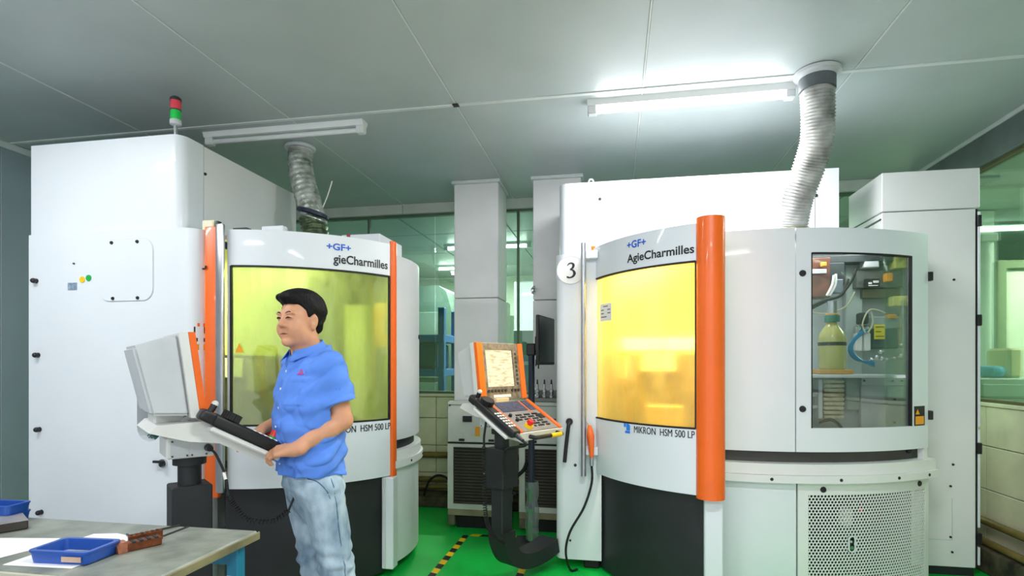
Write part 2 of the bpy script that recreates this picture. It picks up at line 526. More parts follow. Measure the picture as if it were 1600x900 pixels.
# adjoining rooms seen through the glass
mt_far = mat('far_wall_paint', (214, 224, 208), .7, var=.04)
o = MB().box((-6, YB + .15, -.06), (7.5, 10.6, 0)).box((XR + .15, YF, -.06), (7.5, YB + .15, 0)).build('floor_far', mat('far_floor_paint', (120, 150, 128), .5, var=.08)); tag(o, 'dull green floor of the neighbouring rooms', 'floor', kind='structure')
cf = empty('ceiling_far', (0, 8, CEIL), label='pale ceiling of the rooms behind the glass', cat='ceiling', kind='structure')
MB().box((-6, YB + .15, CEIL + .02), (7.5, 10.6, CEIL + .08)).box((XR + .15, YF, CEIL + .02), (7.5, YB + .15, CEIL + .08)).build('ceiling_deck', mt_seam, cf)
for i in range(8):
    for j in range(4):
        MB().box((-6 + i * 1.18 + .01, YB + .15 + j * 1.21 + .01, CEIL), (-6 + (i + 1) * 1.18 - .01, YB + .15 + (j + 1) * 1.21 - .01, CEIL + .03)).build('ceiling_panel', mt_ceil, cf)
for i in range(4):
    for j in range(9):
        MB().box((XR + .15 + i * 1.18 + .01, YF + j * .97 + .01, CEIL), (XR + .15 + (i + 1) * 1.18 - .01, YF + (j + 1) * .97 - .01, CEIL + .03)).build('ceiling_panel', mt_ceil, cf)
o = MB().box((-6, 10.6, 0), (7.5, 10.7, CEIL)).box((7.5, YF, 0), (7.6, 10.6, CEIL)).box((-6.1, YB, 0), (-6, 10.7, CEIL)).build('wall_far', mt_far); tag(o, 'pale walls of the neighbouring rooms', 'wall', kind='structure')


# ---------------------------------------------------------------- lamps
mt_tube_on = emit('lit_tube', (250, 253, 255), 30.0)
mt_tube_off = mat('unlit_tube', (225, 230, 230), .25, var=.02)
mt_fix = mat('fixture_enamel', (228, 232, 232), .35, var=.02)


def fixture(cx, cy, lit, lab, power=None, group=None, L_=1.24, watts=True):
    r = empty('ceiling_light', (cx, cy, CEIL), label=lab, cat='ceiling light', group=group)
    h = L_ / 2
    # slim housing with sloped sides, end caps, one tube
    prof = [(-.045, CEIL), (.045, CEIL), (.03, CEIL - .035), (-.03, CEIL - .035)]
    M = Matrix(((0, 0, 1, cx), (1, 0, 0, cy), (0, 1, 0, 0), (0, 0, 0, 1)))
    MB().prism(prof, -h, h, M).build('housing', mt_fix, r)
    for s in (-1, 1):
        MB().box((cx + s * h - (.06 if s > 0 else 0), cy - .028, CEIL - .085), (cx + s * h + (.06 if s < 0 else 0), cy + .028, CEIL - .03), .008).build('end_cap', mt_fix, r)
    MB().cyl((cx - h + .055, cy, CEIL - .06), (cx + h - .055, cy, CEIL - .06), .017, n=14).build('tube', mt_tube_on if lit else mt_tube_off, r, True)
    if lit and watts:
        l = area('tube_light', (cx, cy, CEIL - .09), (0, 0, 0), L_ - .1, .05, power or TUBE_POWER, (1, .985, 1))
        l.parent = r; l.matrix_parent_inverse = Matrix.Translation(-Vector(r.location))
    return r


fixture(.45, 3.62, True, 'lit white tube fixture on the ceiling left of the right duct')
fixture(-2.32, 3.62, False, 'unlit white tube fixture on the ceiling above the left machine')
fixture(-3.0, 1.7, True, 'lit tube fixture on the ceiling above the workbench', 30)
fixture(.45, 1.15, True, 'lit tube fixture on the ceiling above the aisle')
fixture(-2.32, -1.5, True, 'lit tube fixture behind the viewer on the left', 60)
fixture(.45, -1.5, True, 'lit tube fixture behind the viewer on the right', 60)
fixture(-1.75, 7.6, True, 'lit tube fixture in the room behind the back window', 110)
fixture(1.0, 7.6, True, 'lit tube fixture in the far room behind the right machine', 100)
fixture(-2.4, 9.2, True, 'lit tube fixture deep in the room behind the back window', 110)
fixture(4.2, 4.6, True, 'lit tube fixture in the room behind the right window', 110)
fixture(4.9, 6.2, True, 'lit tube fixture deep behind the right window', 130)
# ---------------------------------------------------------------- left milling machine
LC, LR = (-2.40, 3.99), 1.05
mt_doorglass_l = glass('hazy_yellow_green_glass', (226, 236, 192), 0.09, haze=.10, haze_rgb=(222, 228, 176), streak=.28, rough=.06, hscale=5, blur=.45)
mt_cham_y = mat('chamber_yellow_wall', (236, 242, 150), .5, var=.06, scale=3)
mt_cham_d = mat('chamber_dark_steel', (86, 88, 76), .5, .3, var=.2, scale=8)
mt_cham_w = mat('chamber_pale_plate', (236, 236, 214), .5, var=.05)
mt_net = mat('teal_net', (20, 92, 88), .7, var=.3, scale=40)


def screw(mb, p, r=.012, d=(0, -1, 0), l=.008):
    p = Vector(p); d = Vector(d).normalized()
    return mb.cyl(p, p + d * l, r, r * .8, 10)


def door_parts(root, C, R, a0, a1, wa0, wa1, gl):
    zb, zt, w0, w1 = .675, 2.215, 1.05, 2.0
    d = MB()
    d.arc(C, R, a0, a1, w1, zt, .03, 24).arc(C, R, a0, a1, zb, w0, .03, 24)
    d.arc(C, R, a0, wa0, w0, w1, .03, 3).arc(C, R, wa1, a1, w0, w1, .03, 3)
    door = d.build('door', W['white'], root, True)
    MB().arc(C, R - .008, wa0, wa1, w0, w1, .008, 24).build('door_window', gl, door, True)
    g = MB().arc(C, R + .002, wa0, wa1, w1 - .006, w1 + .004, .02, 24).arc(C, R + .002, wa0, wa1, w0 - .004, w0 + .006, .02, 24)
    g.arc(C, R + .002, wa0 - .35, wa0 + .25, w0, w1, .02, 1).arc(C, R + .002, wa1 - .25, wa1 + .35, w0, w1, .02, 1)
    g.build('window_gasket', W['rubber'], door, True)
    return door


ML = empty('milling_machine', (-2.6, 3.6, 0), label='white milling machine with curved door behind the man in the blue shirt', cat='machine')
# front cabinet with its stadium slot
st = [(-2.785 + .085 * math.cos(R_(a)), 1.27 + .085 * math.sin(R_(a))) for a in range(0, 181, 20)]
st += [(-2.785 + .085 * math.cos(R_(a)), 1.04 + .085 * math.sin(R_(a))) for a in range(180, 361, 20)]
st = [(x + .06, z) for x, z in st]
MB().holed([(-3.593, .1), (-2.51, .1), (-2.51, 2.22), (-3.593, 2.22)], [st], 0, .1, upright(2.88)).build('front_panel', W['white'], ML)
arcc = [(-2.51 + .1 * math.cos(R_(a)), 2.98 + .1 * math.sin(R_(a))) for a in range(-90, 1, 10)]
MB().prism(arcc + [(-2.41, 3.06), (-2.51, 3.06)], .1, 2.22).build('corner_panel', W['white'], ML, True)
MB().prism([(-3.593, 2.985), (-2.515, 2.985), (-2.515, 3.2), (-2.47, 3.2), (-2.47, 4.4), (-3.593, 4.4)], 0, 2.2).build('cabinet_body', W['grey_paint'], ML)
MB().box((-2.85, 2.968, .93), (-2.6, 2.983, 1.38)).build('slot_back', W['soft_black'], ML)
rnd = random.Random(3)
nb = MB()
for k in range(26):
    a = rnd.uniform(0, 6.28); c = Vector((-2.725 + rnd.uniform(-.06, .06), 2.945 + rnd.uniform(-.02, .01), .985 + rnd.uniform(-.02, .05)))
    pts = [c + Vector((.02 * math.cos(t + a), .004 * math.sin(3 * t), .014 * math.sin(t))) for t in np.linspace(0, 6.28, 10)]
    nb.tube(pts, .003, 5)
tag(nb.build('netting', mt_net, ML), kind='stuff')
MB().holed(rrect(-3.07, 1.797, -2.697, 2.165, .07), [], 0, .006, upright(2.874)).build('access_cover', W['white'], ML)
cover = ML.children[-1]
gv = MB().holed(rrect(-3.073, 1.794, -2.694, 2.168, .073), [rrect(-3.07, 1.797, -2.697, 2.165, .07)], 0, .003, upright(2.877)); gv.build('cover_gasket', W['grey_paint'], ML)
for x, z in ((-2.981, 2.148), (-2.802, 2.148), (-2.972, 1.812), (-2.799, 1.812)):
    screw(MB(), (x, 2.875, z), .011).build('screw', W['black'], cover, True)
for x, z in ((-3.535, 1.933), (-3.521, 1.472), (-3.511, 1.011), (-3.497, .498)):
    b = MB(); screw(b, (x, 2.88, z), .016, l=.02); b.ball((x, 2.86, z), .016, 10).build('panel_knob', W['black'], ML, True)
screw(MB(), (-3.256, 2.88, 2.032), .006).build('small_screw', W['dark_metal'], ML)
MB().box((-3.30, 2.876, 1.872), (-3.235, 2.88, 1.915)).build('rating_plate', mat('plate_blue_grey', (150, 170, 190), .4, .3, var=.25, scale=60), ML)
MB().cyl((-3.196, 2.88, 1.932), (-3.196, 2.876, 1.932), .019, n=18).build('yellow_dot', W['yellow'], ML)
MB().cyl((-3.15, 2.88, 1.941), (-3.15, 2.876, 1.941), .019, n=18).build('green_dot', W['green'], ML)
k = MB().cyl((-2.625, 2.88, .83), (-2.625, 2.865, .83), .026, n=16).build('lock', W['chrome'], ML, True)
MB().box((-2.68, 2.85, .833), (-2.60, 2.866, .848), .004).cyl((-2.615, 2.865, .826), (-2.615, 2.845, .826), .013, n=12).build('lock_lever', W['black'], k)
# warning labels on the rounded corner (printed rows)
lb = MB()
n45 = Vector((math.cos(R_(-32)), math.sin(R_(-32)), 0)); t45 = Vector((-n45.y, n45.x, 0)); cc = Vector((-2.51, 2.98, 0)) + n45 * .1
def corner_tag(name, z0, z1, s0, s1, m):
    ps = []
    for s, z in ((s0, z0), (s1, z0), (s1, z1), (s0, z1)):
        a = R_(-32 + math.degrees(s / .1)); ps.append((-2.51 + .1022 * math.cos(a), 2.98 + .1022 * math.sin(a), z))
    return MB().poly(ps).build(name, m, ML)
corner_tag('label_orange', 1.64, 1.66, -.012, .035, W['orange'])
corner_tag('label_print', 1.60, 1.638, -.03, .035, mat('label_print', (50, 44, 50), .6, var=.3, scale=90))
corner_tag('label_white', 1.54, 1.598, -.03, .035, W['label_white'])
corner_tag('label_print', 1.55, 1.572, -.02, .035, mat('label_print_dark', (60, 40, 40), .6, var=.3, scale=90))
corner_tag('label_amber', 1.50, 1.535, -.015, .035, W['amber'])
MB().tube([(-2.405, 2.925, 1.985), (-2.40, 2.93, 1.98), (-2.385, 2.925, 1.985), (-2.38, 2.925, 2.0)], .005, 6).build('hook', W['black'], ML)
# tower enclosure above
ta = [(-2.60 + .07 * math.cos(R_(a)), 2.97 + .07 * math.sin(R_(a))) for a in range(-90, 1, 15)]
MB().prism([(-3.6, 2.9)] + ta + [(-2.53, 3.087), (-3.6, 3.087)], 2.225, 2.785).build('tower_front', W['white'], ML, True)
MB().prism([(-3.6, 3.091), (-2.53, 3.091), (-2.53, 4.12), (-3.6, 4.12)], 2.225, 2.78).build('tower_side', W['white2'], ML)
screw(MB(), (-2.53, 3.10, 2.61), .01, (1, 0, 0)).build('panel_screw', W['black'], ML)
screw(MB(), (-2.53, 3.10, 2.14 + .1), .008, (1, 0, 0)).build('panel_screw', W['dark_metal'], ML)
MB().box((-2.6, 3.16, 2.78), (-2.57, 3.2, 2.80), .004).build('lifting_tab', W['yellow'], ML)
# door, orange edge, steel pull bar
dl = door_parts(ML, LC, LR, -82.2, -26.5, -81.0, -27.6, mt_doorglass_l)
text_on('lettering_gf', '+GF+', on_arc(LC, LR + .0015, -51.2, -43.0, 2.122, 2.165), W['blue_text'], dl, .025)
text_on('lettering_maker', 'gieCharmilles', on_arc(LC, LR + .0015, -49.0, -28.6, 2.025, 2.098), W['black_text'], dl, .022)
text_on('lettering_model', 'MIKRON  HSM 500 LP', on_arc(LC, LR + .0015, -50.5, -27.4, .985, 1.028), W['black_text'], dl, 0, .004)
# warning triangle on the glass
aa = [R_(-79.6), R_(-76.9), R_(-78.25)]
MB().poly([(LC[0] + (LR + .001) * math.cos(a), LC[1] + (LR + .001) * math.sin(a), z) for a, z in zip(aa, (1.485, 1.485, 1.545))]).build('warning_triangle', W['amber'], dl)
# orange pillar left of the door: flat strip with rounded nose
def strip(root, name, P, Q, th, z0, z1, m, bev=.008):
    P, Q = Vector((*P, 0)), Vector((*Q, 0)); d = (Q - P).normalized(); n = Vector((d.y, -d.x, 0))
    Mx = Matrix(((d.x, n.x, 0, P.x), (d.y, n.y, 0, P.y), (0, 0, 1, 0), (0, 0, 0, 1)))
    return MB().box((0, -th, z0), ((Q - P).length, 0, z1), bev, Mx, 2).build(name, m, root, True)
strip(ML, 'orange_post', (-2.395, 2.93), (-2.315, 2.945), .04, .62, 2.235, W['orange'])
hb = MB().box((-2.30, 2.90, .66), (-2.25, 2.925, 2.24), .008, None, 2)
ph = hb.build('pull_bar', W['steel'], ML, True)
for z in (.8, 2.1):
    MB().box((-2.285, 2.92, z), (-2.262, 2.97, z + .04)).build('bar_bracket', W['dark_metal'], ph)
MB().box((-2.45, 2.975, 2.21), (-2.37, 3.03, 2.285), .006).build('hinge_block', mat('ivory_block', (226, 224, 196), .5), ML)
MB().box((-2.35, 2.97, 2.215), (-2.335, 3.0, 2.275)).build('hinge_bracket', W['dark_metal'], ML)
MB().box((-2.3, 3.05, 2.215), (-2.2, 3.1, 2.25), .004).build('hinge_plate', W['dark_metal'], ML)
# right hand orange edge of the door
ea = R_(-25.5); ec = (LC[0] + (LR - .01) * math.cos(ea), LC[1] + (LR - .01) * math.sin(ea))
MB().prism([(ec[0] + .020 * math.cos(R_(a)), ec[1] + .038 * math.sin(R_(a))) for a in range(0, 360, 20)], .66, 2.235).build('orange_edge', W['orange'], ML, True)
# roof, top blocks
MB().prism([(-2.46, 3.0)] + [(LC[0] + 1.0 * math.cos(R_(a)), LC[1] + 1.0 * math.sin(R_(a))) for a in range(-80, -25, 6)] + [(-1.6, 4.0), (-1.7, 4.4), (-2.46, 4.6)], 2.17, 2.195).build('roof_plate', W['grey_paint'], ML)  # roof is out of view, put in to stop light entering the chamber
MB().box((-2.13, 3.09, 2.20), (-1.985, 3.14, 2.262), .004).build('top_block', W['white'], ML)
# black plinth under the door
MB().arc(LC, LR - .04, -84, -28, .03, .672, .2, 24).build('plinth', W['soft_black'], ML, True)
pm = Vector((-1.46, 3.50, 0))
MB().box((-1.515, 3.475, .06), (-1.435, 3.56, .668), .006).build('base_post', W['white'], ML)
MB().box((-1.50, 3.468, .07), (-1.485, 3.476, .66)).build('post_groove', W['grey_paint'], ML)
# side drum, dark gap, rings and lower shell (turning away to the right)
SC_, SR = (-2.36, 3.80), .93
MB().arc(SC_, SR, -14, 60, .90, 2.155, .04, 20).build('side_drum', W['grey_paint'], ML, True)
MB().arc(SC_, SR - .04, -14, 60, .82, .90, .05, 16).build('dark_gap', W['soft_black'], ML, True)
MB().arc(SC_, SR + .012, -16, 60, .765, .83, .06, 20).build('upper_ring', W['white2'], ML, True)
lrg = MB().arc(SC_, SR + .028, -16, 60, .715, .764, .07, 20).build('lower_ring', W['white2'], ML, True)
MB().arc(SC_, SR - .005, -16, 60, .07, .716, .05, 20).build('lower_shell', W['white'], ML, True)
for a_ in (-4, 14):
    q_ = Vector((math.cos(R_(a_)), math.sin(R_(a_)), 0))
    screw(MB(), Vector((*SC_, .74)) + q_ * (SR + .028), .009, q_, .004).build('ring_bolt', W['black'], lrg)
q_ = Vector((math.cos(R_(14)), math.sin(R_(14)), 0))
screw(MB(), Vector((*SC_, 1.62)) + q_ * SR, .018, q_, .01).build('drum_catch', W['black'], ML)
MB().prism([(SC_[0] + (SR - .02) * math.cos(R_(a)), SC_[1] + (SR - .02) * math.sin(R_(a))) for a in range(-12, 61, 6)] + [(-2.4, 4.9), (-2.4, 3.8)], 2.125, 2.15).build('drum_roof', W['grey_paint'], ML)
MB().prism([(SC_[0] + (SR - .1) * math.cos(R_(a)), SC_[1] + (SR - .1) * math.sin(R_(a))) for a in range(-14, 61, 6)] + [(-2.4, 4.9), (-2.4, 3.7)], .0, .08).build('base_plate', W['soft_black'], ML)
# chamber seen through the hazy pane
ch = MB()
ch.box((-2.47, 3.04, .72), (-2.455, 4.4, 2.17)).box((-2.47, 4.4, .72), (-1.86, 4.415, 2.17))
ch.poly([(-1.51, 3.58, .72), (-1.51, 3.58, 2.17), (-1.87, 4.4, 2.17), (-1.87, 4.4, .72)])
chamber = ch.build('chamber_wall', mt_cham_y, ML)
MB().prism([(-2.46, 3.05), (-2.2, 3.02), (-1.9, 3.12), (-1.62, 3.42), (-1.54, 3.6), (-1.87, 4.4), (-2.46, 4.4)], .70, .72).build('chamber_floor', mt_cham_d, ML)
MB().box((-2.453, 3.06, .73), (-2.43, 3.86, 1.475)).box((-2.453, 3.86, .73), (-2.2, 4.2, 1.475), .01).build('way_cover', mt_cham_d, ML)
MB().box((-2.428, 3.06, 1.33), (-2.41, 3.30, 1.455), .004).build('pale_plate', mt_cham_w, ML)
MB().box((-2.428, 3.34, 1.23), (-2.41, 3.55, 1.45), .004).build('dull_plate', mat('dull_plate', (150, 146, 120), .6), ML)
MB().box((-2.08, 4.05, .73), (-1.90, 4.3, 1.88), .01).build('spindle_column', mt_cham_w, ML)
MB().box((-2.3, 4.1, 1.55), (-2.05, 4.38, 2.1), .01).cyl((-2.17, 4.1, 1.6), (-2.17, 4.1, 1.35), .06, .04, 16).build('spindle_head', mat('spindle_grey', (150, 152, 130), .5, .2), ML)
MB().cyl((-2.0, 3.75, .72), (-2.0, 3.75, .95), .22, n=24).box((-2.12, 3.63, .95), (-1.88, 3.87, 1.03), .01).build('rotary_table', mt_cham_d, ML, True)
lamp = MB().box((-2.25, 3.10, 2.09), (-1.85, 3.14, 2.13), .006).build('chamber_lamp', emit('chamber_tube_green', (236, 255, 150), 3.0), ML)
lt = area('chamber_light', (-2.02, 3.24, 2.09), (0, 0, R_(30)), .4, .12, 15, (.95, 1, .62)); lt.parent = ML; lt.matrix_parent_inverse = Matrix.Translation(-Vector(ML.location))

# signal lamp standing on the tower
sg = empty('signal_light', (-2.625, 2.97, 2.785), label='red and green signal light on the left tower', cat='signal light')
gp = (-2.625, 2.97)
MB().cyl((*gp, 2.785), (*gp, 2.87), .012, n=12).build('pole', W['steel'], sg, True)
MB().lathe([(.02, 2.865), (.032, 2.872), (.032, 2.897), (.03, 2.9)], (*gp, 0), 20).build('base', W['grey_paint'], sg, True)
MB().cyl((*gp, 2.90), (*gp, 2.956), .03, n=20).build('green_lens', mat('green_lens', (30, 200, 80), .2, var=.05, coat=.5), sg, True)
MB().cyl((*gp, 2.956), (*gp, 2.962), .032, n=20).build('ring', W['dark_metal'], sg, True)
MB().cyl((*gp, 2.962), (*gp, 3.018), .03, n=20).build('red_lens', mat('red_lens', (235, 70, 90), .2, var=.05, coat=.5), sg, True)
MB().lathe([(.032, 3.016), (.032, 3.03), (.022, 3.04), (.004, 3.042)], (*gp, 0), 20).build('cap', W['dark_metal'], sg, True)

# carton with a red band lying on the left machine
bx = empty('carton', (-1.66, 3.68, 2.195), label='white carton with dark red band on the left machine roof', cat='box')
MB().box((-1.84, 3.55, 2.197), (-1.56, 3.95, 2.30), .004).build('box_body', W['white'], bx)
MB().box((-1.80, 3.547, 2.197), (-1.775, 3.953, 2.303)).build('red_band', mat('crimson_tape', (150, 24, 50), .5), bx)
# ---------------------------------------------------------------- right milling machine
RC, RR = (.882, 4.305), 1.10
DC, DR = (.928, 5.113), 1.59
mt_doorglass_r = glass('hazy_amber_glass', (254, 242, 196), 0.05, haze=.14, haze_rgb=(255, 236, 160), streak=.2, rough=.06, hscale=5, blur=.4)
mt_cham_a = mat('chamber_amber_wall', (252, 238, 178), .5, var=.05, scale=3)
mt_bay = mat('bay_grey_paint', (186, 194, 196), .5, var=.06)
mt_bayglass = glass('service_pane', (238, 242, 241), 0.05)

MR = empty('milling_machine', (.9, 4.1, 0), label='white milling machine with amber door window and orange pillar beside the round 3 sign', cat='machine')
# narrow side column that carries the number sign
lc = [(-.34 + .06 * math.cos(R_(a)), 3.92 + .06 * math.sin(R_(a))) for a in range(180, 271, 15)]
MB().prism(lc + [(-.087, 3.86), (-.087, 3.99), (-.12, 4.12), (-.12, 4.6), (-.40, 4.6)], .07, 2.175).build('side_column', W['white'], MR, True)
MB().box((-.21, 3.9, 0), (-.10, 4.02, .075), .01).build('levelling_foot', W['rubber'], MR)
MB().tube(spline([(-.305, 3.86, 1.02), (-.305, 3.83, 1.015), (-.31, 3.82, .98), (-.325, 3.82, .85), (-.335, 3.82, .745)], 5), .013, 10).cyl((-.305, 3.862, 1.02), (-.305, 3.845, 1.02), .024, n=14).build('lever', W['black'], MR, True)
screw(MB(), (-.265, 3.86, .72), .011).build('column_screw', W['black'], MR)
screw(MB(), (-.30, 3.86, .2), .008).build('column_screw', W['black'], MR)
# tower box behind
rc = [(-.33 + .08 * math.cos(R_(a)), 4.25 + .08 * math.sin(R_(a))) for a in range(180, 271, 15)]
MB().prism(rc + [(1.362, 4.17), (1.362, 5.2), (-.41, 5.2)], 2.18, 2.763).build('tower_front', W['white'], MR, True)
MB().prism([(1.367, 4.17), (1.515, 4.17), (1.515, 5.2), (1.367, 5.2)], 2.18, 2.763).build('tower_end', W['white'], MR)
MB().holed([(-.21, 2.76), (-.14, 2.76), (-.155, 2.82), (-.165, 2.832), (-.185, 2.832), (-.195, 2.82)], [[(-.175 + .013 * math.cos(a), 2.808 + .013 * math.sin(a)) for a in np.linspace(0, 6.28, 13)[:-1]]], 0, .012, upright(4.3)).build('lifting_eye', W['white'], MR)
screw(MB(), (-.105, 4.17, 2.635), .012).build('panel_screw', W['black'], MR)
screw(MB(), (1.37, 4.17, 2.58), .012).build('panel_screw', W['black'], MR)
MB().box((-.095, 4.10, 2.205), (.0, 4.16, 2.262), .004).build('top_tab', W['white'], MR)
MB().box((-.2, 4.9, 0), (1.5, 5.2, 2.18)).build('rear_body', W['grey_paint'], MR)
# door
dr = door_parts(MR, RC, RR, -160, -110.5, -158.6, -113.0, mt_doorglass_r)
text_on('lettering_gf', '+GF+', on_arc(RC, RR + .0015, -136.9, -129.2, 2.132, 2.178), W['blue_text'], dr, .025)
text_on('lettering_maker', 'AgieCharmilles', on_arc(RC, RR + .0015, -136.9, -113.4, 2.03, 2.098), W['black_text'], dr, .022)
text_on('lettering_model', 'MIKRON  HSM 500 LP', on_arc(RC, RR + .0015, -133.9, -113.3, .995, 1.037), W['black_text'], dr, 0, .004)
lg = on_arc(RC, RR + .0015, -138.4, -135.6, .985, 1.045)
MB().poly([lg(0, .62), lg(.35, .62), lg(.35, 1), lg(0, 1)]).poly([lg(.42, .3), lg(1, .3), lg(1, .85), lg(.75, 1), lg(.42, 1)]).poly([lg(.2, 0), lg(1, 0), lg(1, .26), lg(.2, .26)]).build('logo_mark', mat('logo_blue', (30, 130, 230), .5, var=.1), dr)
st_ = on_arc(RC, RR + .0012, -152.4, -144.8, 1.70, 1.815)
MB().poly([st_(0, 0), st_(.5, 0), st_(1, 0), st_(1, 1), st_(.5, 1), st_(0, 1)]).build('notice', W['label_white'], dr)
for k, (u0, u1) in enumerate(((.3, .7), (.1, .9), (.1, .9), (.1, .6))):
    z = .82 - k * .2; s2 = on_arc(RC, RR + .002, -152.4, -144.8, 1.70, 1.815)
    MB().poly([s2(u0, z), s2(u1, z), s2(u1, z + .05), s2(u0, z + .05)]).build('notice_line', W['dark_metal'], dr)
# orange edge on the left of the door and steel pull bar
strip(MR, 'orange_edge', (-.158, 3.90), (-.128, 3.90), .03, .66, 2.235, W['orange'], .006)
hb = MB().cyl((-.205, 3.80, .66), (-.205, 3.80, 2.235), .018, n=14).build('pull_bar', W['steel'], MR, True)
for z in (.8, 2.13):
    MB().box((-.21, 3.80, z), (-.11, 3.86, z + .055), .004).build('bar_bracket', W['white'], hb)
# orange pillar at the nose
pc = (.532, 3.29)
MB().prism([(pc[0] + .078 * math.cos(R_(a)), pc[1] + .07 * math.sin(R_(a))) for a in range(0, 360, 12)], .662, 2.24).build('orange_pillar', W['orange'], MR, True)
MB().box((pc[0] + .03, pc[1] + .04, .70), (pc[0] + .085, pc[1] + .09, .745)).box((pc[0] + .03, pc[1] + .04, .672), (pc[0] + .085, pc[1] + .09, .68)).build('pillar_bracket', W['dark_metal'], MR)
# plinth and white post under the pillar
MB().arc(RC, RR - .05, -158, -108, .02, .675, .2, 24).build('plinth', W['soft_black'], MR, True)
MB().box((.50, 3.29, .0), (.60, 3.40, .662), .006).build('base_post', W['white'], MR)
# drum: plain panel, service door with pane, gap, rings, lower shell
MB().arc(DC, DR, -101, -85.8, .90, 2.218, .03, 10).build('drum_panel', W['white'], MR, True)
a0, a1, w0, w1, v0, v1 = -85.55, -51.9, -82.4, -57.8, 1.04, 2.07
d = MB().arc(DC, DR, a0, a1, v1, 2.218, .025, 20).arc(DC, DR, a0, a1, .90, v0, .025, 20).arc(DC, DR, a0, w0, v0, v1, .025, 4).arc(DC, DR, w1, a1, v0, v1, .025, 5)
sd = d.build('service_door', W['white'], MR, True)
MB().arc(DC, DR - .012, w0, w1, v0, v1, .006, 20).build('service_pane', mt_bayglass, sd, True)
g = MB().arc(DC, DR + .001, w0, w1, v1 - .005, v1 + .003, .02, 20).arc(DC, DR + .001, w0 - .1, w0 + .15, v0, v1, .02, 1).arc(DC, DR + .001, w1 - .15, w1 + .1, v0, v1, .02, 1).build('pane_gasket', W['rubber'], sd, True)
def rad(R, a):
    return Vector((DC[0] + R * math.cos(R_(a)), DC[1] + R * math.sin(R_(a)), 0)), Vector((math.cos(R_(a)), math.sin(R_(a)), 0))
for z in (1.95, 1.153):
    p, n = rad(DR, -84.27); p.z = z
    screw(MB(), p, .020, n, .012).build('door_knob', W['black'], sd, True)
for z in (1.96, 1.10):
    p, n = rad(DR + .003, -51.4)
    MB().box((p.x - .012, p.y - .012, z - .028), (p.x + .016, p.y + .03, z + .028), .004).build('hinge', W['black'], sd)
wg = on_arc(DC, DR + .001, -57.1, -53.3, 1.04, 1.16)
MB().poly([wg(0, 0), wg(1, 0), wg(1, 1), wg(0, 1)]).build('warning_label', W['black_text'], sd)
wg = on_arc(DC, DR + .002, -57.1, -53.3, 1.04, 1.16)
MB().poly([wg(.1, .07), wg(.9, .07), wg(.9, .48), wg(.1, .48)]).poly([wg(.1, .58), wg(.5, .58), wg(.3, .85)]).build('warning_print', W['amber'], sd)
MB().arc(DC, DR - .055, -101, -52, .82, .905, .05, 20).build('dark_gap', mat('gap_dark', (74, 74, 72), .5, .3), MR, True)
p, n = rad(DR - .05, -56); p.z = .885
MB().ball(p, .022, 10).build('latch', W['black'], MR)
MB().arc(DC, DR - .005, -53.6, -51.8, .83, .903, .03, 3).build('gap_end', W['white2'], MR)
MB().arc(DC, DR + .015, -101, -49.6, .765, .83, .07, 24).build('upper_ring', W['white2'], MR, True)
rg = MB().arc(DC, DR + .03, -101, -49.4, .72, .764, .08, 24).build('lower_ring', W['white2'], MR, True)
for a in (-90.7, -76.8, -63.1, -53.5):
    p, n = rad(DR + .03, a); p.z = .741
    screw(MB(), p, .010, n, .004).build('ring_bolt', W['black'], rg, True)
MB().arc(DC, DR - .02, -101, -85.3, .03, .722, .03, 8).build('lower_panel', W['white'], MR, True)
# perforated vent panel: hexagonal web with round-cornered holes
b = bmesh.new(); LR_ = DR - .02
pit = .0205; ca, cb = -84.95, -50.2
umax = R_(cb - ca) * LR_; ztop, zbot = .645, .03
def pt(u, z, r=LR_):
    a = R_(ca) + u / LR_
    return (DC[0] + r * math.cos(a), DC[1] + r * math.sin(a), z)
u_in0, u_in1 = .048, umax - .035
rowh = pit * math.sqrt(3) / 2; nr = int((ztop - zbot) / rowh); nc = int((u_in1 - u_in0) / pit)
slot = (R_(-73.2 - ca) * LR_, .352)
for j in range(nr):
    for i in range(nc):
        u = u_in0 + (i + .5 + (.5 if j % 2 else 0)) * pit; z = ztop - (j + .5) * rowh
        if abs(u - slot[0]) < .02 and abs(z - slot[1]) < .045:
            continue
        o_ = [b.verts.new(pt(u + pit / math.sqrt(3) * math.sin(R_(60 * k)), z + pit / math.sqrt(3) * math.cos(R_(60 * k)))) for k in range(6)]
        q_ = [b.verts.new(pt(u + pit * .40 * math.sin(R_(60 * k)), z + pit * .40 * math.cos(R_(60 * k)))) for k in range(6)]
        e_ = [b.verts.new(pt(u + pit * .40 * math.sin(R_(60 * k)), z + pit * .40 * math.cos(R_(60 * k)), LR_ - .004)) for k in range(6)]
        for k in range(6):
            b.faces.new((o_[k], o_[(k + 1) % 6], q_[(k + 1) % 6], q_[k])); b.faces.new((q_[k], q_[(k + 1) % 6], e_[(k + 1) % 6], e_[k]))
bmesh.ops.remove_doubles(b, verts=b.verts[:], dist=1e-4)
me = bpy.data.meshes.new('vent_panel'); b.to_mesh(me); b.free()
vp = mesh_object('vent_panel', me, W['white2'], MR, True)
sgn = lambda u: ca + math.degrees(u / LR_)
fr = MB().arc(DC, LR_ + .001, ca, cb, ztop - .002, .722, .02, 20).arc(DC, LR_ + .001, ca, sgn(u_in0 + .012), .03, ztop, .02, 2).arc(DC, LR_ + .001, sgn(u_in0 + nc * pit), cb, .03, ztop, .02, 4)
fr.build('vent_frame', W['white2'], vp, True)
p, n = rad(LR_, -79.6); p.z = .676
screw(MB(), p, .019, n, .008).build('vent_knob', W['black'], vp, True)
p, n = rad(LR_, -54.0); p.z = .68
screw(MB(), p, .019, n, .008).build('vent_knob', W['black'], vp, True)
p, n = rad(LR_ + .002, -73.2); p.z = .352
tx = Vector((-n.y, n.x, 0))
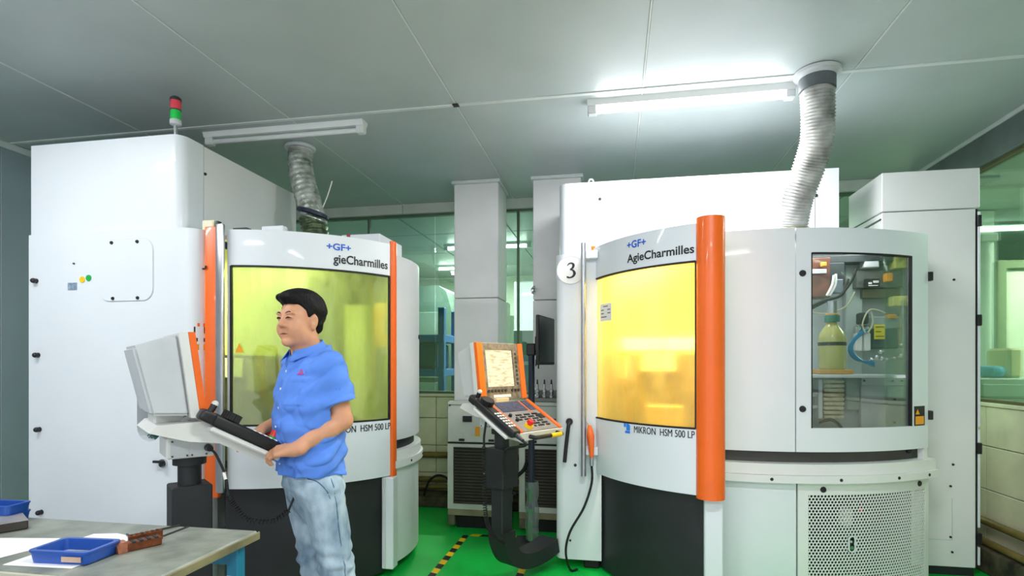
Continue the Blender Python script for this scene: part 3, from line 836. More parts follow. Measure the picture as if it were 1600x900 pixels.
Mx = Matrix(((tx.x, 0, n.x, p.x), (tx.y, 0, n.y, p.y), (0, 1, 0, p.z), (0, 0, 0, 1)))
MB().holed(rrect(-.024, -.05, .024, .05, .023), [rrect(-.017, -.043, .017, .043, .016)], -.004, .004, Mx).build('gauge_frame', W['white'], vp)
MB().box((-.02, -.045, -.03), (.02, .045, -.022), 0, Mx).build('gauge_back', W['black'], vp)
MB().cyl((p + n * -.02) + Vector((0, 0, -.022)), (p + n * .0) + Vector((0, 0, -.022)), .011, n=12).ball(p - n * .01 + Vector((0, 0, .012)), .011, 10).build('gauge', W['chrome'], vp, True)
MB().arc(DC, LR_ - .12, -100, -48, .03, .70, .03, 16).build('vent_shade_sheet', mat('vent_shade_black', (5, 5, 5), .9), MR)  # near-black sheet paints in the shade behind the vent holes
p, n = rad(LR_ - .06, -73.6)
MB().cyl((p.x, p.y, .50) , (p.x + .02, p.y - .02, .50), .055, n=20).build('pressure_gauge', W['label_white'], MR)
p, n = rad(LR_ - .03, -70); p.z = .545
MB().ball(p, .008, 8).build('red_led', emit('red_led', (255, 40, 60), 1.5), MR)
MB().prism([(.62, 3.62)] + [(DC[0] + (DR - .02) * math.cos(R_(a)), DC[1] + (DR - .02) * math.sin(R_(a))) for a in range(-98, -52, 4)] + [(1.9, 4.16), (.7, 4.16), (.1, 4.16), (-.05, 4.0), (.2, 3.6), (.45, 3.38)], 2.185, 2.20).build('roof_plate', W['grey_paint'], MR)
MB().box((.70, 3.60, .03), (.73, 4.9, 2.18)).build('divider', W['grey_paint'], MR)

# chamber behind the amber pane
ch = MB()
ch.poly([(-.125, 3.96, .72), (-.02, 4.75, .72), (-.02, 4.75, 2.17), (-.125, 3.96, 2.17)])
ch.poly([(-.02, 4.75, .72), (.69, 4.75, .72), (.69, 4.75, 2.17), (-.02, 4.75, 2.17)])
ch.poly([(.69, 4.75, .72), (.62, 3.40, .72), (.62, 3.40, 2.17), (.69, 4.75, 2.17)])
ch.build('chamber_wall', mt_cham_a, MR)
MB().prism([(-.12, 3.95), (.1, 3.58), (.45, 3.38), (.62, 3.4), (.69, 4.75), (-.02, 4.75)], .70, .72).build('chamber_floor', mt_cham_d, MR)
MB().box((.01, 4.45, .73), (.688, 4.72, 1.50), .006).build('way_cover', mat('way_cover_steel', (120, 112, 78), .55, .2, var=.2, scale=8), MR)
MB().box((.20, 4.30, 1.36), (.45, 4.45, 1.50), .008).build('spindle_block', mt_cham_w, MR)
MB().cyl((.325, 4.33, 1.36), (.325, 4.33, 1.22), .045, .02, 16).cyl((.325, 4.33, 1.22), (.325, 4.33, 1.13), .01, .008, 8).build('spindle_nose', W['steel'], MR, True)
MB().box((.03, 4.43, 1.30), (.10, 4.45, 1.48), .004).build('pale_plate', mt_cham_w, MR)
MB().box((.22, 3.95, .72), (.47, 4.2, 1.13), .01).build('work_block', mat('work_block', (170, 158, 104), .5, .2, var=.1), MR)
MB().box((.03, 4.68, 1.53), (.66, 4.73, 1.63), .006).build('chamber_lamp', emit('chamber_tube_amber', (255, 244, 190), 5.0), MR)
lt = area('chamber_light', (.27, 3.62, 2.06), (0, 0, R_(-40)), .4, .12, 40, (1, .9, .6)); lt.parent = MR; lt.matrix_parent_inverse = Matrix.Translation(-Vector(MR.location))

# service bay behind the clear pane
YBAY = 4.12
bay = MB().box((.73, YBAY, .92), (1.95, YBAY + .02, 2.18)).prism([(.73, YBAY), (.73, 3.58)] + [(DC[0] + (DR - .03) * math.cos(R_(a)), DC[1] + (DR - .03) * math.sin(R_(a))) for a in range(-96, -52, 4)] + [(1.85, YBAY)], .902, .92).build('service_bay', mt_bay, MR)
def bxp(name, x0, y0, x1, y1, Y, depth, m, bev=.004, parent=None):
    p, q = at(x0, y1, Y), at(x1, y0, Y)
    return MB().box((p.x, Y, p.z), (q.x, Y + depth, q.z), bev).build(name, m, parent or bay)
mt_dkbay = mat('bay_dark', (52, 58, 62), .5, var=.2)
bxp('top_shade', 1262, 395, 1430, 412, 3.95, .15, mt_dkbay)
bxp('air_unit', 1268, 402, 1298, 465, 3.92, .12, mat('rust_red_unit', (100, 54, 40), .6, var=.25, scale=18))
bxp('air_unit_cap', 1268, 420, 1292, 428, 3.91, .1, W['grey_paint'])
bxp('valve_block', 1296, 410, 1320, 446, 3.92, .12, mt_dkbay)
bxp('valve_front', 1302, 436, 1318, 458, 3.90, .05, mat('steel_blue', (128, 140, 152), .4, .3))
bxp('riser', 1322, 395, 1348, 640, 4.06, .05, mat('bay_pale', (176, 190, 184), .5))
bxp('bracket', 1351, 405, 1374, 418, 3.95, .08, W['grey_paint'])
bxp('rail', 1338, 421, 1412, 450, 4.0, .07, mat('rail_steel', (120, 124, 120), .4, .5, var=.1))
bxp('rail_box', 1348, 450, 1408, 466, 4.02, .06, mat('olive_steel', (110, 106, 84), .5, .3))
pl = bxp('caution_plate', 1352, 435, 1375, 448, 3.96, .02, W['black_text'], .001)
p = at(1357, 444, 3.958)
MB().box((p.x, 3.957, p.z), (p.x + .02, 3.959, p.z + .012)).box((p.x + .028, 3.957, p.z + .008), (p.x + .06, 3.959, p.z + .022)).box((p.x, 3.957, p.z - .012), (p.x + .055, 3.959, p.z - .007)).build('plate_print', W['label_white'], pl)
bxp('yellow_knob', 1385, 426, 1396, 440, 3.93, .05, W['amber'])
bxp('yellow_knob', 1284, 409, 1292, 416, 3.88, .03, W['amber'])
bxp('filter_bowl', 1397, 462, 1424, 478, 3.93, .08, mat('pale_yellow_plastic', (222, 222, 130), .35, var=.2, scale=20))
bxp('filter_bowl', 1399, 400, 1420, 419, 3.93, .08, mat('yellow_green_plastic', (190, 190, 90), .35, var=.3, scale=20))
pump = bxp('pump_unit', 1364, 498, 1406, 545, 3.98, .12, mat('dark_teal_box', (44, 66, 74), .45, var=.1), .01)
bxp('pump_lid', 1360, 494, 1408, 514, 3.975, .12, mat('clear_grey', (150, 166, 166), .3), .006)
bxp('yellow_tag', 1366, 507, 1383, 530, 3.965, .004, mat('tag_yellow', (238, 222, 20), .5, var=.04), .0005, pump)
tp = at(1368, 528, 3.963)
tb = MB()
for k in range(3):
    tb.box((tp.x, 3.962, tp.z + .008 + k * .03), (tp.x + (.05 if k != 1 else .035), 3.9645, tp.z + .013 + k * .03))
tb.build('tag_print', W['black_text'], pump)
bxp('yellow_cap', 1388, 491, 1402, 498, 3.96, .06, W['amber'])
for xx in (1338, 1351):
    bxp('filter_body', xx, 520, xx + 10, 548, 3.94, .05, W['label_white'], .006)
    bxp('filter_head', xx, 508, xx + 10, 521, 3.93, .06, W['chrome'], .01)
bxp('regulator', 1344, 488, 1358, 506, 3.93, .07, W['dark_metal'], .008)
mt_bhose = mat('blue_hose', (40, 120, 160), .35, var=.1)
for k in range(3):
    o = k * 3
    MB().tube(spline([at(1350 + o, 515, 3.92), at(1332 + o * .6, 532, 3.90), at(1327 + o * .8, 548, 3.89), at(1338 + o, 562, 3.89), at(1366, 566 + k * 3, 3.90)], 8), .0075, 8).build('blue_hose', mt_bhose, bay, True)
ft = MB()
for xx, yy2 in ((1362, 562), (1370, 558), (1378, 560), (1386, 562), (1398, 560), (1408, 556), (1409, 540), (1376, 550)):
    ft.ball(at(xx, yy2, 3.92), .016, 8)
ft.tube([at(1360, 561, 3.92), at(1411, 559, 3.92)], .009, 8).tube([at(1411, 559, 3.92), at(1411, 470, 3.92)], .007, 8)
ft.build('fittings', W['chrome'], bay, True)
for k, pts in enumerate(([(1268, 478), (1290, 468), (1312, 462), (1330, 440), (1338, 420)], [(1268, 482), (1292, 470), (1316, 460), (1326, 436)], [(1292, 462), (1300, 446), (1303, 430)], [(1296, 462), (1305, 446), (1306, 428)])):
    MB().tube(spline([at(a, b_, 3.87 + .01 * k) for a, b_ in pts], 8), .008, 8).build('cable', W['rubber'] if k < 2 else W['label_white'], bay, True)
for pts in ([(1268, 488), (1290, 490), (1320, 480), (1336, 456)], [(1352, 520), (1348, 505), (1360, 484), (1386, 490)], [(1356, 520), (1364, 505), (1362, 488)]):
    MB().tube(spline([at(a, b_, 3.88) for a, b_ in pts], 8), .005, 8).build('thin_hose', mat('pale_hose', (190, 190, 160), .4), bay, True)
sh = at(1300, 585, 3.8)
MB().box((.76, 3.72, sh.z - .02), (1.72, YBAY, sh.z), .003).build('bay_shelf', W['grey_paint'], bay)
bxp('lower_panel_bay', 1346, 590, 1416, 602, 3.99, .03, W['grey_paint'])
bxp('lower_plate', 1345, 602, 1386, 668, 4.04, .03, W['grey_paint'])
bxp('lower_plate', 1388, 602, 1412, 668, 4.0, .06, W['grey_paint'])
for xx, yy2 in ((1350, 595), (1395, 595), (1409, 595), (1398, 624), (1398, 660)):
    p = at(xx, yy2, 3.99); screw(MB(), p, .007).build('bay_screw', W['black'], bay)
mt_valve = mat('beige_valve', (186, 178, 146), .5, var=.15, scale=30)
p = at(1286, 592, 3.9); q = at(1320, 655, 3.9)
for k in range(9):
    z = q.z + (p.z - q.z) * (k + .08) / 9; z1 = q.z + (p.z - q.z) * (k + .86) / 9
    MB().box((p.x, 3.88, z), (q.x - .012, 3.98, z1), .004).box((q.x - .012, 3.90, z + .004), (q.x, 3.96, z1 - .004), .003).build('valve_segment', mt_valve, bay)
MB().box((p.x - .03, 3.89, q.z), (p.x - .004, 3.97, p.z), .005).tube([(p.x - .02, 3.92, p.z - .1), (p.x - .12, 3.92, p.z - .11)], .014).tube([(p.x - .02, 3.92, p.z - .18), (p.x - .12, 3.92, p.z - .19)], .012).build('valve_end', W['grey_paint'], bay)
MB().tube(spline([at(1280, 660, 3.86), at(1300, 656, 3.86), at(1315, 668, 3.86)], 6), .01, 8).build('bay_cable', W['rubber'], bay, True)
lt = area('bay_fill', (1.25, 3.85, 2.17), (0, 0, 0), .7, .25, 7, (1, 1, .97)); lt.parent = MR; lt.matrix_parent_inverse = Matrix.Translation(-Vector(MR.location))  # added fill light, brightens the inside of the bay
MB().box((.9, 3.84, 2.172), (1.6, 3.88, 2.182)).build('bay_fill_housing', mt_fix, bay)  # made-up housing for the added fill light, does not glow
# oil bottle standing on the shelf in the bay
bc = at(1300, 585, 3.82); bc = (bc.x, 3.82)
bo = empty('oil_bottle', (*bc, sh.z), label='yellow oil bottle with black strap behind the service pane', cat='bottle')
z0 = sh.z + .03
MB().lathe([(.07, z0), (.077, z0 + .012), (.077, z0 + .19), (.07, z0 + .23), (.03, z0 + .29), (.024, z0 + .30), (.024, z0 + .34)], (*bc, 0), 24).build('bottle_body', mat('yellow_oil', (176, 172, 96), .2, var=.08, coat=.5), bo, True)
MB().box((bc[0] - .095, 3.74, sh.z + .002), (bc[0] + .095, 3.92, z0), .004).build('bottle_stand', mat('wood_block', (190, 140, 60), .6, var=.15), bo)
MB().cyl((*bc, z0 + .15), (*bc, z0 + .172), .0795, n=24).build('strap', W['rubber'], bo, True)
MB().cyl((*bc, z0 + .30), (*bc, z0 + .34), .044, n=18).build('green_collar', mat('green_collar', (40, 110, 90), .4), bo, True)
MB().cyl((*bc, z0 + .335), (*bc, z0 + .43), .028, n=18).build('cap_cylinder', W['steel'], bo, True)
MB().cyl((*bc, z0 + .345), (*bc, z0 + .352), .036, n=18).build('yellow_band', W['amber'], bo, True)

# round number sign on the column
sn = empty('number_sign', (-.285, 3.85, 1.99), label='round white sign with the number 3 on the machine column', cat='sign')
pz = at(892, 422, 3.856); SX, SZ, SRR = pz.x, pz.z, .098
MB().cyl((SX, 3.858, SZ), (SX, 3.853, SZ), SRR, n=40).build('disc', W['label_white'], sn, True)
MB().holed([(SX + SRR * math.cos(a), SZ + SRR * math.sin(a)) for a in np.linspace(0, 6.2832, 41)[:-1]], [[(SX + (SRR - .004) * math.cos(a), SZ + (SRR - .004) * math.sin(a)) for a in np.linspace(0, 6.2832, 41)[:-1]]], 0, .001, upright(3.852)).build('rim', W['grey_paint'], sn)
# serif-like 3 drawn as a stroke of changing width
def stroke(ctrl, Y, n=10):
    P = spline([(x, w, z) for x, z, w in ctrl], n); out = MB()
    L1, L2 = [], []
    for i, p in enumerate(P):
        a = P[max(i - 1, 0)]; c = P[min(i + 1, len(P) - 1)]; t = Vector((c.x - a.x, 0, c.z - a.z)).normalized(); nn = Vector((-t.z, 0, t.x))
        L1.append((p.x + nn.x * p.y, Y, p.z + nn.z * p.y)); L2.append((p.x - nn.x * p.y, Y, p.z - nn.z * p.y))
    for i in range(len(P) - 1):
        out.poly([L1[i], L1[i + 1], L2[i + 1], L2[i]])
    return out
s3 = [(-.024, .030, .002), (-.013, .044, .004), (.006, .047, .0055), (.018, .034, .0085), (.012, .014, .007), (-.004, .004, .003), (.014, -.003, .006), (.025, -.022, .0095), (.017, -.042, .0075), (-.003, -.052, .005), (-.020, -.050, .006), (-.028, -.044, .004)]
stroke([(SX + x, SZ + z, w) for x, z, w in s3], 3.8515).build('numeral', W['black_text'], sn)

# orange blow gun hanging beside the door with its hose
ag = empty('air_gun', (-.15, 3.80, .78), label='orange air blow gun hanging beside the steel pull bar', cat='air gun')
MB().tube([(-.165, 3.80, 1.0), (-.16, 3.78, .96), (-.155, 3.78, .93), (-.152, 3.78, .82), (-.15, 3.78, .79)], [.012, .022, .024, .017, .014], 10).build('gun_body', W['orange'], ag, True)
MB().tube(spline([(-.172, 3.80, .985), (-.178, 3.79, .93), (-.17, 3.785, .87)], 5), .005, 6).build('trigger', W['red'], ag, True)
MB().cyl((-.15, 3.78, .79), (-.15, 3.78, .735), .014, n=10).build('coupling', W['steel'], ag, True)
MB().tube(spline([(-.165, 3.80, 1.0), (-.19, 3.8, 1.03), (-.205, 3.80, 1.08)], 5), .004, 6).build('nozzle', W['steel'], ag, True)
tag(MB().tube(spline([(-.15, 3.78, .735), (-.15, 3.77, .62), (-.2, 3.75, .46), (-.29, 3.73, .3), (-.32, 3.74, .16), (-.295, 3.80, .02), (-.25, 3.84, .012)], 8), .008, 8).build('air_hose', W['rubber'], smooth=True), 'thin black air hose hanging down from the orange gun', 'hose')

# tall electrical cabinet on the right
EC = empty('electrical_cabinet', (2.09, 4.45, 0), label='tall white electrical cabinet right of the curved machine', cat='cabinet')
MB().box((1.795, 4.2, .06), (2.36, 4.75, 2.448), .004).build('cabinet_body', W['white2'], EC)
MB().box((1.795, 4.2, 2.455), (2.385, 4.75, 2.72), .004).build('cabinet_top', W['white2'], EC)
MB().box((1.79, 4.21, 2.40), (1.794, 4.74, 2.41)).box((1.79, 4.21, 2.32), (1.794, 4.74, 2.327)).build('side_seam', W['dark_metal'], EC)
MB().box((2.363, 4.205, .06), (2.372, 4.21, 2.448)).build('door_gap', W['rubber'], EC)
for z0, z1 in ((1.0, 2.43), (.33, .98), (.08, .2)):
    MB().box((2.373, 4.2, z0), (2.388, 4.26, z1), .003).build('edge_strip', W['white'], EC)
for z in (2.33, 1.67, .82, .22):
    MB().box((2.366, 4.19, z), (2.394, 4.25, z + .075), .004).build('hinge', W['black'], EC)
for x, z in ((2.23, 1.98), (2.225, .745), (2.21, .60), (2.21, .26), (2.22, .16)):
    screw(MB(), (x, 4.2, z), .008).build('cabinet_screw', W['black'], EC)
MB().box((1.88, 4.196, .24), (2.22, 4.2, .243)).box((2.218, 4.196, .24), (2.221, 4.2, .52)).build('panel_seam', W['grey_paint'], EC)
MB().box((1.8, 4.22, 0), (2.36, 4.7, .06)).build('cabinet_base', W['soft_black'], EC)

# ducts
mt_duct_w = mat('white_duct', (214, 216, 214), .5, var=.12, scale=8, dark=(120, 122, 120))
mt_duct_foil = mat('foil_wrapped_duct', (206, 212, 206), .25, .3, var=.3, scale=14, bump=.9, bscale=26, dark=(120, 132, 120))
mt_duct_green = mat('green_wrapped_duct', (92, 112, 74), .28, .3, var=.5, scale=22, bump=1.0, bscale=30, dark=(24, 34, 22))


def duct(root, name, pts, r, rings, m, amp=.005, n=24, z_split=None):
    P = spline(pts, 40); L_ = [0]
    for a, b in zip(P, P[1:]):
        L_.append(L_[-1] + (b - a).length)
    out, rs = [], []
    N_ = rings * 4
    for i in range(N_ + 1):
        s = i / N_ * L_[-1]; k = max(0, min(len(P) - 2, next((q for q in range(len(L_) - 1) if L_[q + 1] >= s), len(P) - 2)))
        t = (s - L_[k]) / max(1e-9, L_[k + 1] - L_[k]); out.append(P[k].lerp(P[k + 1], t))
        rs.append(r + amp * math.cos(i * math.pi / 2))
    return MB().tube(out, rs, n).build(name, m, root, True, 80)


du = empty('exhaust_duct', (1.08, 3.75, 2.2), label='white ribbed exhaust duct rising from the right machine to the ceiling', cat='duct')
pts = [(1.08, 3.72, 2.20), (1.085, 3.72, 2.27), (1.10, 3.67, 2.42), (1.145, 3.60, 2.60), (1.165, 3.54, 2.72), (1.16, 3.50, 2.86), (1.15, 3.48, 2.98), (1.15, 3.48, 3.09)]
duct(du, 'hose', pts, .088, 52, mt_duct_w)
MB().lathe([(.125, 3.078), (.125, 3.096), (.1, 3.098), (.1, 3.06), (.098, 3.06)], (1.15, 3.48, 0), 28).build('flange', W['grey_paint'], du, True)
MB().cyl((1.15, 3.48, 2.99), (1.15, 3.48, 3.08), .097, n=28).build('sleeve', mat('grey_tape', (92, 98, 102), .5, var=.15), du, True)
for k, z in enumerate((2.205, 2.222, 2.24)):
    MB().tube([(1.08 + .1 * math.cos(a), 3.72 + .1 * math.sin(a), z + .004 * math.sin(a + k)) for a in np.linspace(0, 6.2832, 25)], .007, 6).build('clamp_ring', mat('clamp_brass', (150, 146, 118), .35, .6), du, True)

dv = empty('exhaust_duct', (-2.2, 3.9, 2.2), label='foil wrapped exhaust duct rising from the left machine to the ceiling', cat='duct')
pts = [(-2.22, 3.9, 2.20), (-2.225, 3.9, 2.3), (-2.25, 3.91, 2.46), (-2.29, 3.92, 2.62), (-2.35, 3.93, 2.8), (-2.385, 3.94, 2.95), (-2.39, 3.95, 3.07)]
duct(dv, 'hose_lower', [(-2.22, 3.9, 2.20), (-2.228, 3.9, 2.32), (-2.25, 3.91, 2.46), (-2.265, 3.914, 2.53)], .095, 8, mt_duct_green, .006)
duct(dv, 'hose_upper', [(-2.26, 3.914, 2.52), (-2.29, 3.92, 2.63), (-2.35, 3.93, 2.8), (-2.382, 3.94, 2.95), (-2.388, 3.95, 3.03)], .092, 13, mt_duct_foil, .0025)
duct(dv, 'hose_end', [(-2.388, 3.95, 3.01), (-2.39, 3.95, 3.05), (-2.39, 3.95, 3.085)], .09, 4, mt_duct_w, .004)
MB().lathe([(.112, 3.075), (.116, 3.085), (.112, 3.098), (.09, 3.098)], (-2.39, 3.95, 0), 28).build('flange', W['white'], dv, True)
MB().tube([(-2.262 + .098 * math.cos(a), 3.914 + .098 * math.sin(a), 2.525 - .03 * math.cos(a)) for a in np.linspace(0, 6.2832, 25)], .008, 6).build('clamp_ring', W['steel'], dv, True)
MB().tube([(-2.264 + .099 * math.cos(a), 3.914 + .099 * math.sin(a), 2.565 - .03 * math.cos(a)) for a in np.linspace(0, 6.2832, 25)], .02, 6).build('dark_band', mat('navy_tape', (30, 36, 60), .4), dv, True)
MB().tube(spline([(-2.16, 3.88, 2.6), (-2.11, 3.86, 2.68), (-2.07, 3.85, 2.78)], 6), .004, 5).build('tie_tail', W['label_white'], dv, True)
tag(MB().tube(spline([(.02, 4.6, 2.765), (-.05, 4.6, 2.80), (-.12, 4.6, 2.84), (-.17, 4.6, 2.87)], 6), .004, 5).build('loose_wire', W['label_white']), 'loose white wire end on top of the right machine tower', 'wire')
# ---------------------------------------------------------------- control consoles
mt_con = mat('console_grey', (196, 201, 204), .45, var=.03)
mt_con2 = mat('console_light', (216, 218, 214), .45, var=.03)
mt_bezel = mat('worn_bezel', (128, 120, 108), .55, .2, var=.25, scale=30)
mt_keys = mat('blue_grey_keys', (84, 92, 116), .5, var=.15, scale=60)
mt_kplate = mat('key_plate', (140, 140, 140), .5, .2, var=.08, scale=20)


def screen_mat():
    m, nt, b = new_mat('lit_screen')
    N, L = nt.nodes, nt.links
    tc = N.new('ShaderNodeTexCoord'); mp = N.new('ShaderNodeMapping'); mp.inputs['Scale'].default_value = (30, 14, 60)
    L.new(tc.outputs['Object'], mp.inputs[0])
    nz = N.new('ShaderNodeTexNoise'); nz.inputs['Scale'].default_value = 1.2; nz.inputs['Detail'].default_value = 6
    L.new(mp.outputs[0], nz.inputs[0])
    rp = N.new('ShaderNodeValToRGB')
    rp.color_ramp.elements[0].position = .36; rp.color_ramp.elements[0].color = (*lin((216, 200, 150)), 1)
    rp.color_ramp.elements[1].position = .5; rp.color_ramp.elements[1].color = (*lin((255, 246, 205)), 1)
    L.new(nz.outputs[0], rp.inputs[0]); L.new(rp.outputs[0], b.inputs['Emission Color'])
    b.inputs['Emission Strength'].default_value = .95; b.inputs['Base Color'].default_value = (.1, .1, .08, 1)
    return m


mt_screen = screen_mat()
MS = Matrix(((1, 0, 0, 0), (0, 0, 1, 0), (0, 1, 0, 0), (0, 0, 0, 1)))   # (x, z) outline, extruded along y


def console(loc, rz, lab, arm_pts, bare=False):
    r = empty('control_console', loc, rz, lab, 'control panel', local=True)
    sc = MB().prism([(-.22, 1.205), (-.075, 1.197), (-.12, 1.535), (-.14, 1.54), (-.285, 1.49)], -.185, .185, MS)
    sc = sc.build('screen_housing', mt_con, r)
    hs = MB()
    hs.bm.from_mesh(sc.data)
    bmesh.ops.bevel(hs.bm, geom=hs.bm.edges[:], offset=.012, segments=2, affect='EDGES'); hs.bm.to_mesh(sc.data); hs.bm.free()
    MB().prism([(-.08, 1.19), (-.045, 1.187), (-.092, 1.553), (-.125, 1.548)], -.213, .213, MS).build('front_frame', mt_con2, sc)
    for s in (-1, 1):
        MB().prism([(-.044, 1.187), (-.018, 1.19), (-.065, 1.553), (-.091, 1.553)], s * .19 - .024, s * .19 + .024, MS).build('orange_strip', W['orange'], sc)
    u = Vector((-.047, 0, .363)).normalized(); n = Vector((u.z, 0, -u.x)); o = Vector((-.03, 0, 1.19))
    F = Matrix(((0, u.x, n.x, o.x), (1, u.y, n.y, o.y), (0, u.z, n.z, o.z), (0, 0, 0, 1)))
    MB().holed([(-.166, 0), (.166, 0), (.166, .362), (-.166, .362)], [[(-.14, .082), (.115, .082), (.115, .32), (-.14, .32)]], -.012, .008, F).build('bezel', mt_bezel, sc)
    MB().box((-.14, .082, -.012), (.115, .32, -.003), 0, F).build('screen', mt_screen, sc)
    kb = MB()
    for i in range(10):
        if i != 6:
            kb.cyl(F @ Vector((-.14 + i * .031, .055, .006)), F @ Vector((-.14 + i * .031, .055, .016)), .0095, n=10)
    for i in range(8):
        kb.box((.13, .09 + i * .028, .006), (.15, .108 + i * .028, .012), .002, F)
    tag(kb.build('soft_keys', W['dark_metal'], sc), kind='stuff')
    MB().box((-.10, .012, .008), (.06, .03, .010), 0, F).build('name_strip', W['label_white'], sc)
    # hinge between screen and keyboard
    h = MB().box((-.2, -.09, 1.13), (-.08, .09, 1.205), .01).cyl((-.07, -.11, 1.16), (-.07, .11, 1.16), .032, n=16).build('hinge', mt_con2, r, True)
    MB().cyl((-.07, -.118, 1.16), (-.07, -.108, 1.16), .012, n=12).build('hinge_bolt', W['dark_metal'], h)
    # keyboard unit
    kbd = MB().prism([(-.23, 1.135), (-.20, 1.165), (-.03, 1.172), (0, 1.175), (.29, 1.010), (.285, .965), (.2, .975), (.03, 1.072), (-.09, 1.09)], -.205, .205, MS).build('keyboard_unit', mt_con2, r)
    d = Vector((.869, 0, -.4945)); kn = Vector((.4945, 0, .869)); ko = Vector((0, 0, 1.175))
    K = Matrix(((0, -d.x, kn.x, ko.x), (1, -d.y, kn.y, ko.y), (0, -d.z, kn.z, ko.z), (0, 0, 0, 1)))
    MB().box((-.165, -.325, -.004), (.165, -.005, .006), .002, K).build('key_plate', mt_kplate, kbd)
    for s in (-1, 1):
        MB().box((s * .185 - .016, -.328, -.004), (s * .185 + .016, 0, .012), .004, K).build('orange_strip', W['orange'], kbd)
    MB().box((.085, -.15, .005), (.095, -.01, .008), 0, K).build('orange_line', W['orange'], kbd)
    kk = MB()
    for j in range(6):
        for i in range(13):
            kk.box((-.15 + i * .0175, -.03 - j * .018, .006), (-.15 + i * .0175 + .014, -.016 - j * .018, .012), 0, K)
        for i in range(3):
            kk.box((.102 + i * .019, -.03 - j * .018, .006), (.102 + i * .019 + .015, -.016 - j * .018, .012), 0, K)
    tag(kk.build('keys', mt_keys, kbd), kind='stuff')
    k2 = MB()
    for j in range(6):
        for i in range(12):
            if (i * 7 + j * 5) % 4 and not (i < 4 and j > 2):
                k2.box((-.10 + i * .019, -.17 - j * .024, .006), (-.10 + i * .019 + .012, -.158 - j * .024, .011), 0, K)
    k2.box((.10, -.215, .006), (.155, -.165, .010), .002, K)
    tag(k2.build('small_keys', W['black'], kbd), kind='stuff')
    for j, (x, y) in enumerate(((-.135, -.165), (-.12, -.215))):
        MB().cyl(K @ Vector((x, y, .006)), K @ Vector((x, y, .022)), .012, .010, 12).build('override_knob', W['black'], kbd)
    es = MB().cyl(K @ Vector((-.085, -.285, .006)), K @ Vector((-.085, -.285, .022)), .028, .026, 18).build('stop_base', W['yellow'], kbd)
    MB().cyl(K @ Vector((-.085, -.285, .022)), K @ Vector((-.085, -.285, .034)), .012, n=12).cyl(K @ Vector((-.085, -.285, .034)), K @ Vector((-.085, -.285, .052)), .022, .019, 18).build('stop_button', W['red'], es, True)
    # mount block, collar, post
    mb_ = MB().box((-.155, -.10, 1.005), (.035, .10, 1.10), .008).build('mount_block', mt_con2, r)
    for xx in (-.105, -.03):
        MB().holed(rrect(xx - .035, 1.01, xx + .035, 1.09, .006), [], -.103, -.099, MS).build('vent_plate', mt_con, mb_)
        for dx in (-.028, .028):
            for dz in (1.018, 1.082):
                MB().cyl((xx + dx, -.103, dz), (xx + dx, -.106, dz), .004, n=8).build('screw', W['dark_metal'], mb_)
    MB().cyl((.005, -.10, 1.045), (.005, -.15, 1.045), .017, .013, 12).build('plug', W['black'], mb_, True)
    MB().cyl((-.05, 0, .965), (-.05, 0, 1.006), .068, n=28).build('collar', W['soft_black'], r, True)
    MB().cyl((-.05, 0, .86), (-.05, 0, .966), .048, n=24).build('post', W['soft_black'], r, True)
    MB().box((-.13, -.075, .28 if not bare else .62), (.03, .075, .875), .006).build('post_block', W['soft_black'], r)
    MB().sweep(spline(arm_pts, 8), .15, .10, (1, 0, 0)).build('arm', W['soft_black'], r, True)
    # hand-held pendant clipped on the side
    PD = Matrix(((0, -d.x, kn.x, ko.x - .02), (1, -d.y, kn.y, ko.y - .25), (0, -d.z, kn.z, ko.z + .012), (0, 0, 0, 1)))
    pd = MB().box((-.036, -.37, -.02), (.036, .0, .032), .016, PD, 3).box((-.042, -.02, -.02), (.042, .045, .03), .014, PD, 3).build('pendant', W['black'], r, True)
    wl_ = MB()
    for k in range(20):
        a = 2 * math.pi * k / 20
        wl_.box((.036 * math.cos(a) - .004, -.075 + .036 * math.sin(a) - .004, .03), (.036 * math.cos(a) + .004, -.075 + .036 * math.sin(a) + .004, .062), 0, PD)
    wl_.cyl(PD @ Vector((0, -.075, .03)), PD @ Vector((0, -.075, .062)), .036, n=20).build('hand_wheel', W['black'], pd)
    MB().cyl(PD @ Vector((0, .01, .028)), PD @ Vector((0, .01, .06)), .014, n=12).build('pendant_stop', W['black'], pd)
    MB().ball(PD @ Vector((0, .01, .064)), .015, 10).build('pendant_cap', mt_con2, pd, True)
    pk = MB()
    for j in range(6):
        for i in range(3):
            pk.box((-.026 + i * .02, -.19 - j * .026, .031), (-.014 + i * .02, -.178 - j * .026, .035), 0, PD)
    tag(pk.build('pendant_keys', W['label_white'], pd), kind='stuff')
    MB().box((-.04, -.34, -.045), (.04, -.02, -.024), .006, PD).build('pendant_holder', mt_con2, pd)
    MB().cyl(PD @ Vector((0, -.37, .006)), PD @ Vector((0, -.425, .006)), .015, .010, 12).build('cable_gland', W['dark_metal'], pd, True)
    return r, PD, K, kbd


CL, PDl, Kl, kbl = console((-1.868, 2.27, 0), R_(50), 'grey control console in front of the man seen from its side', [(-.05, 0, .64), (-.05, 0, .5), (-.05, .03, .3), (-.05, .14, .2), (-.05, .42, .2)])
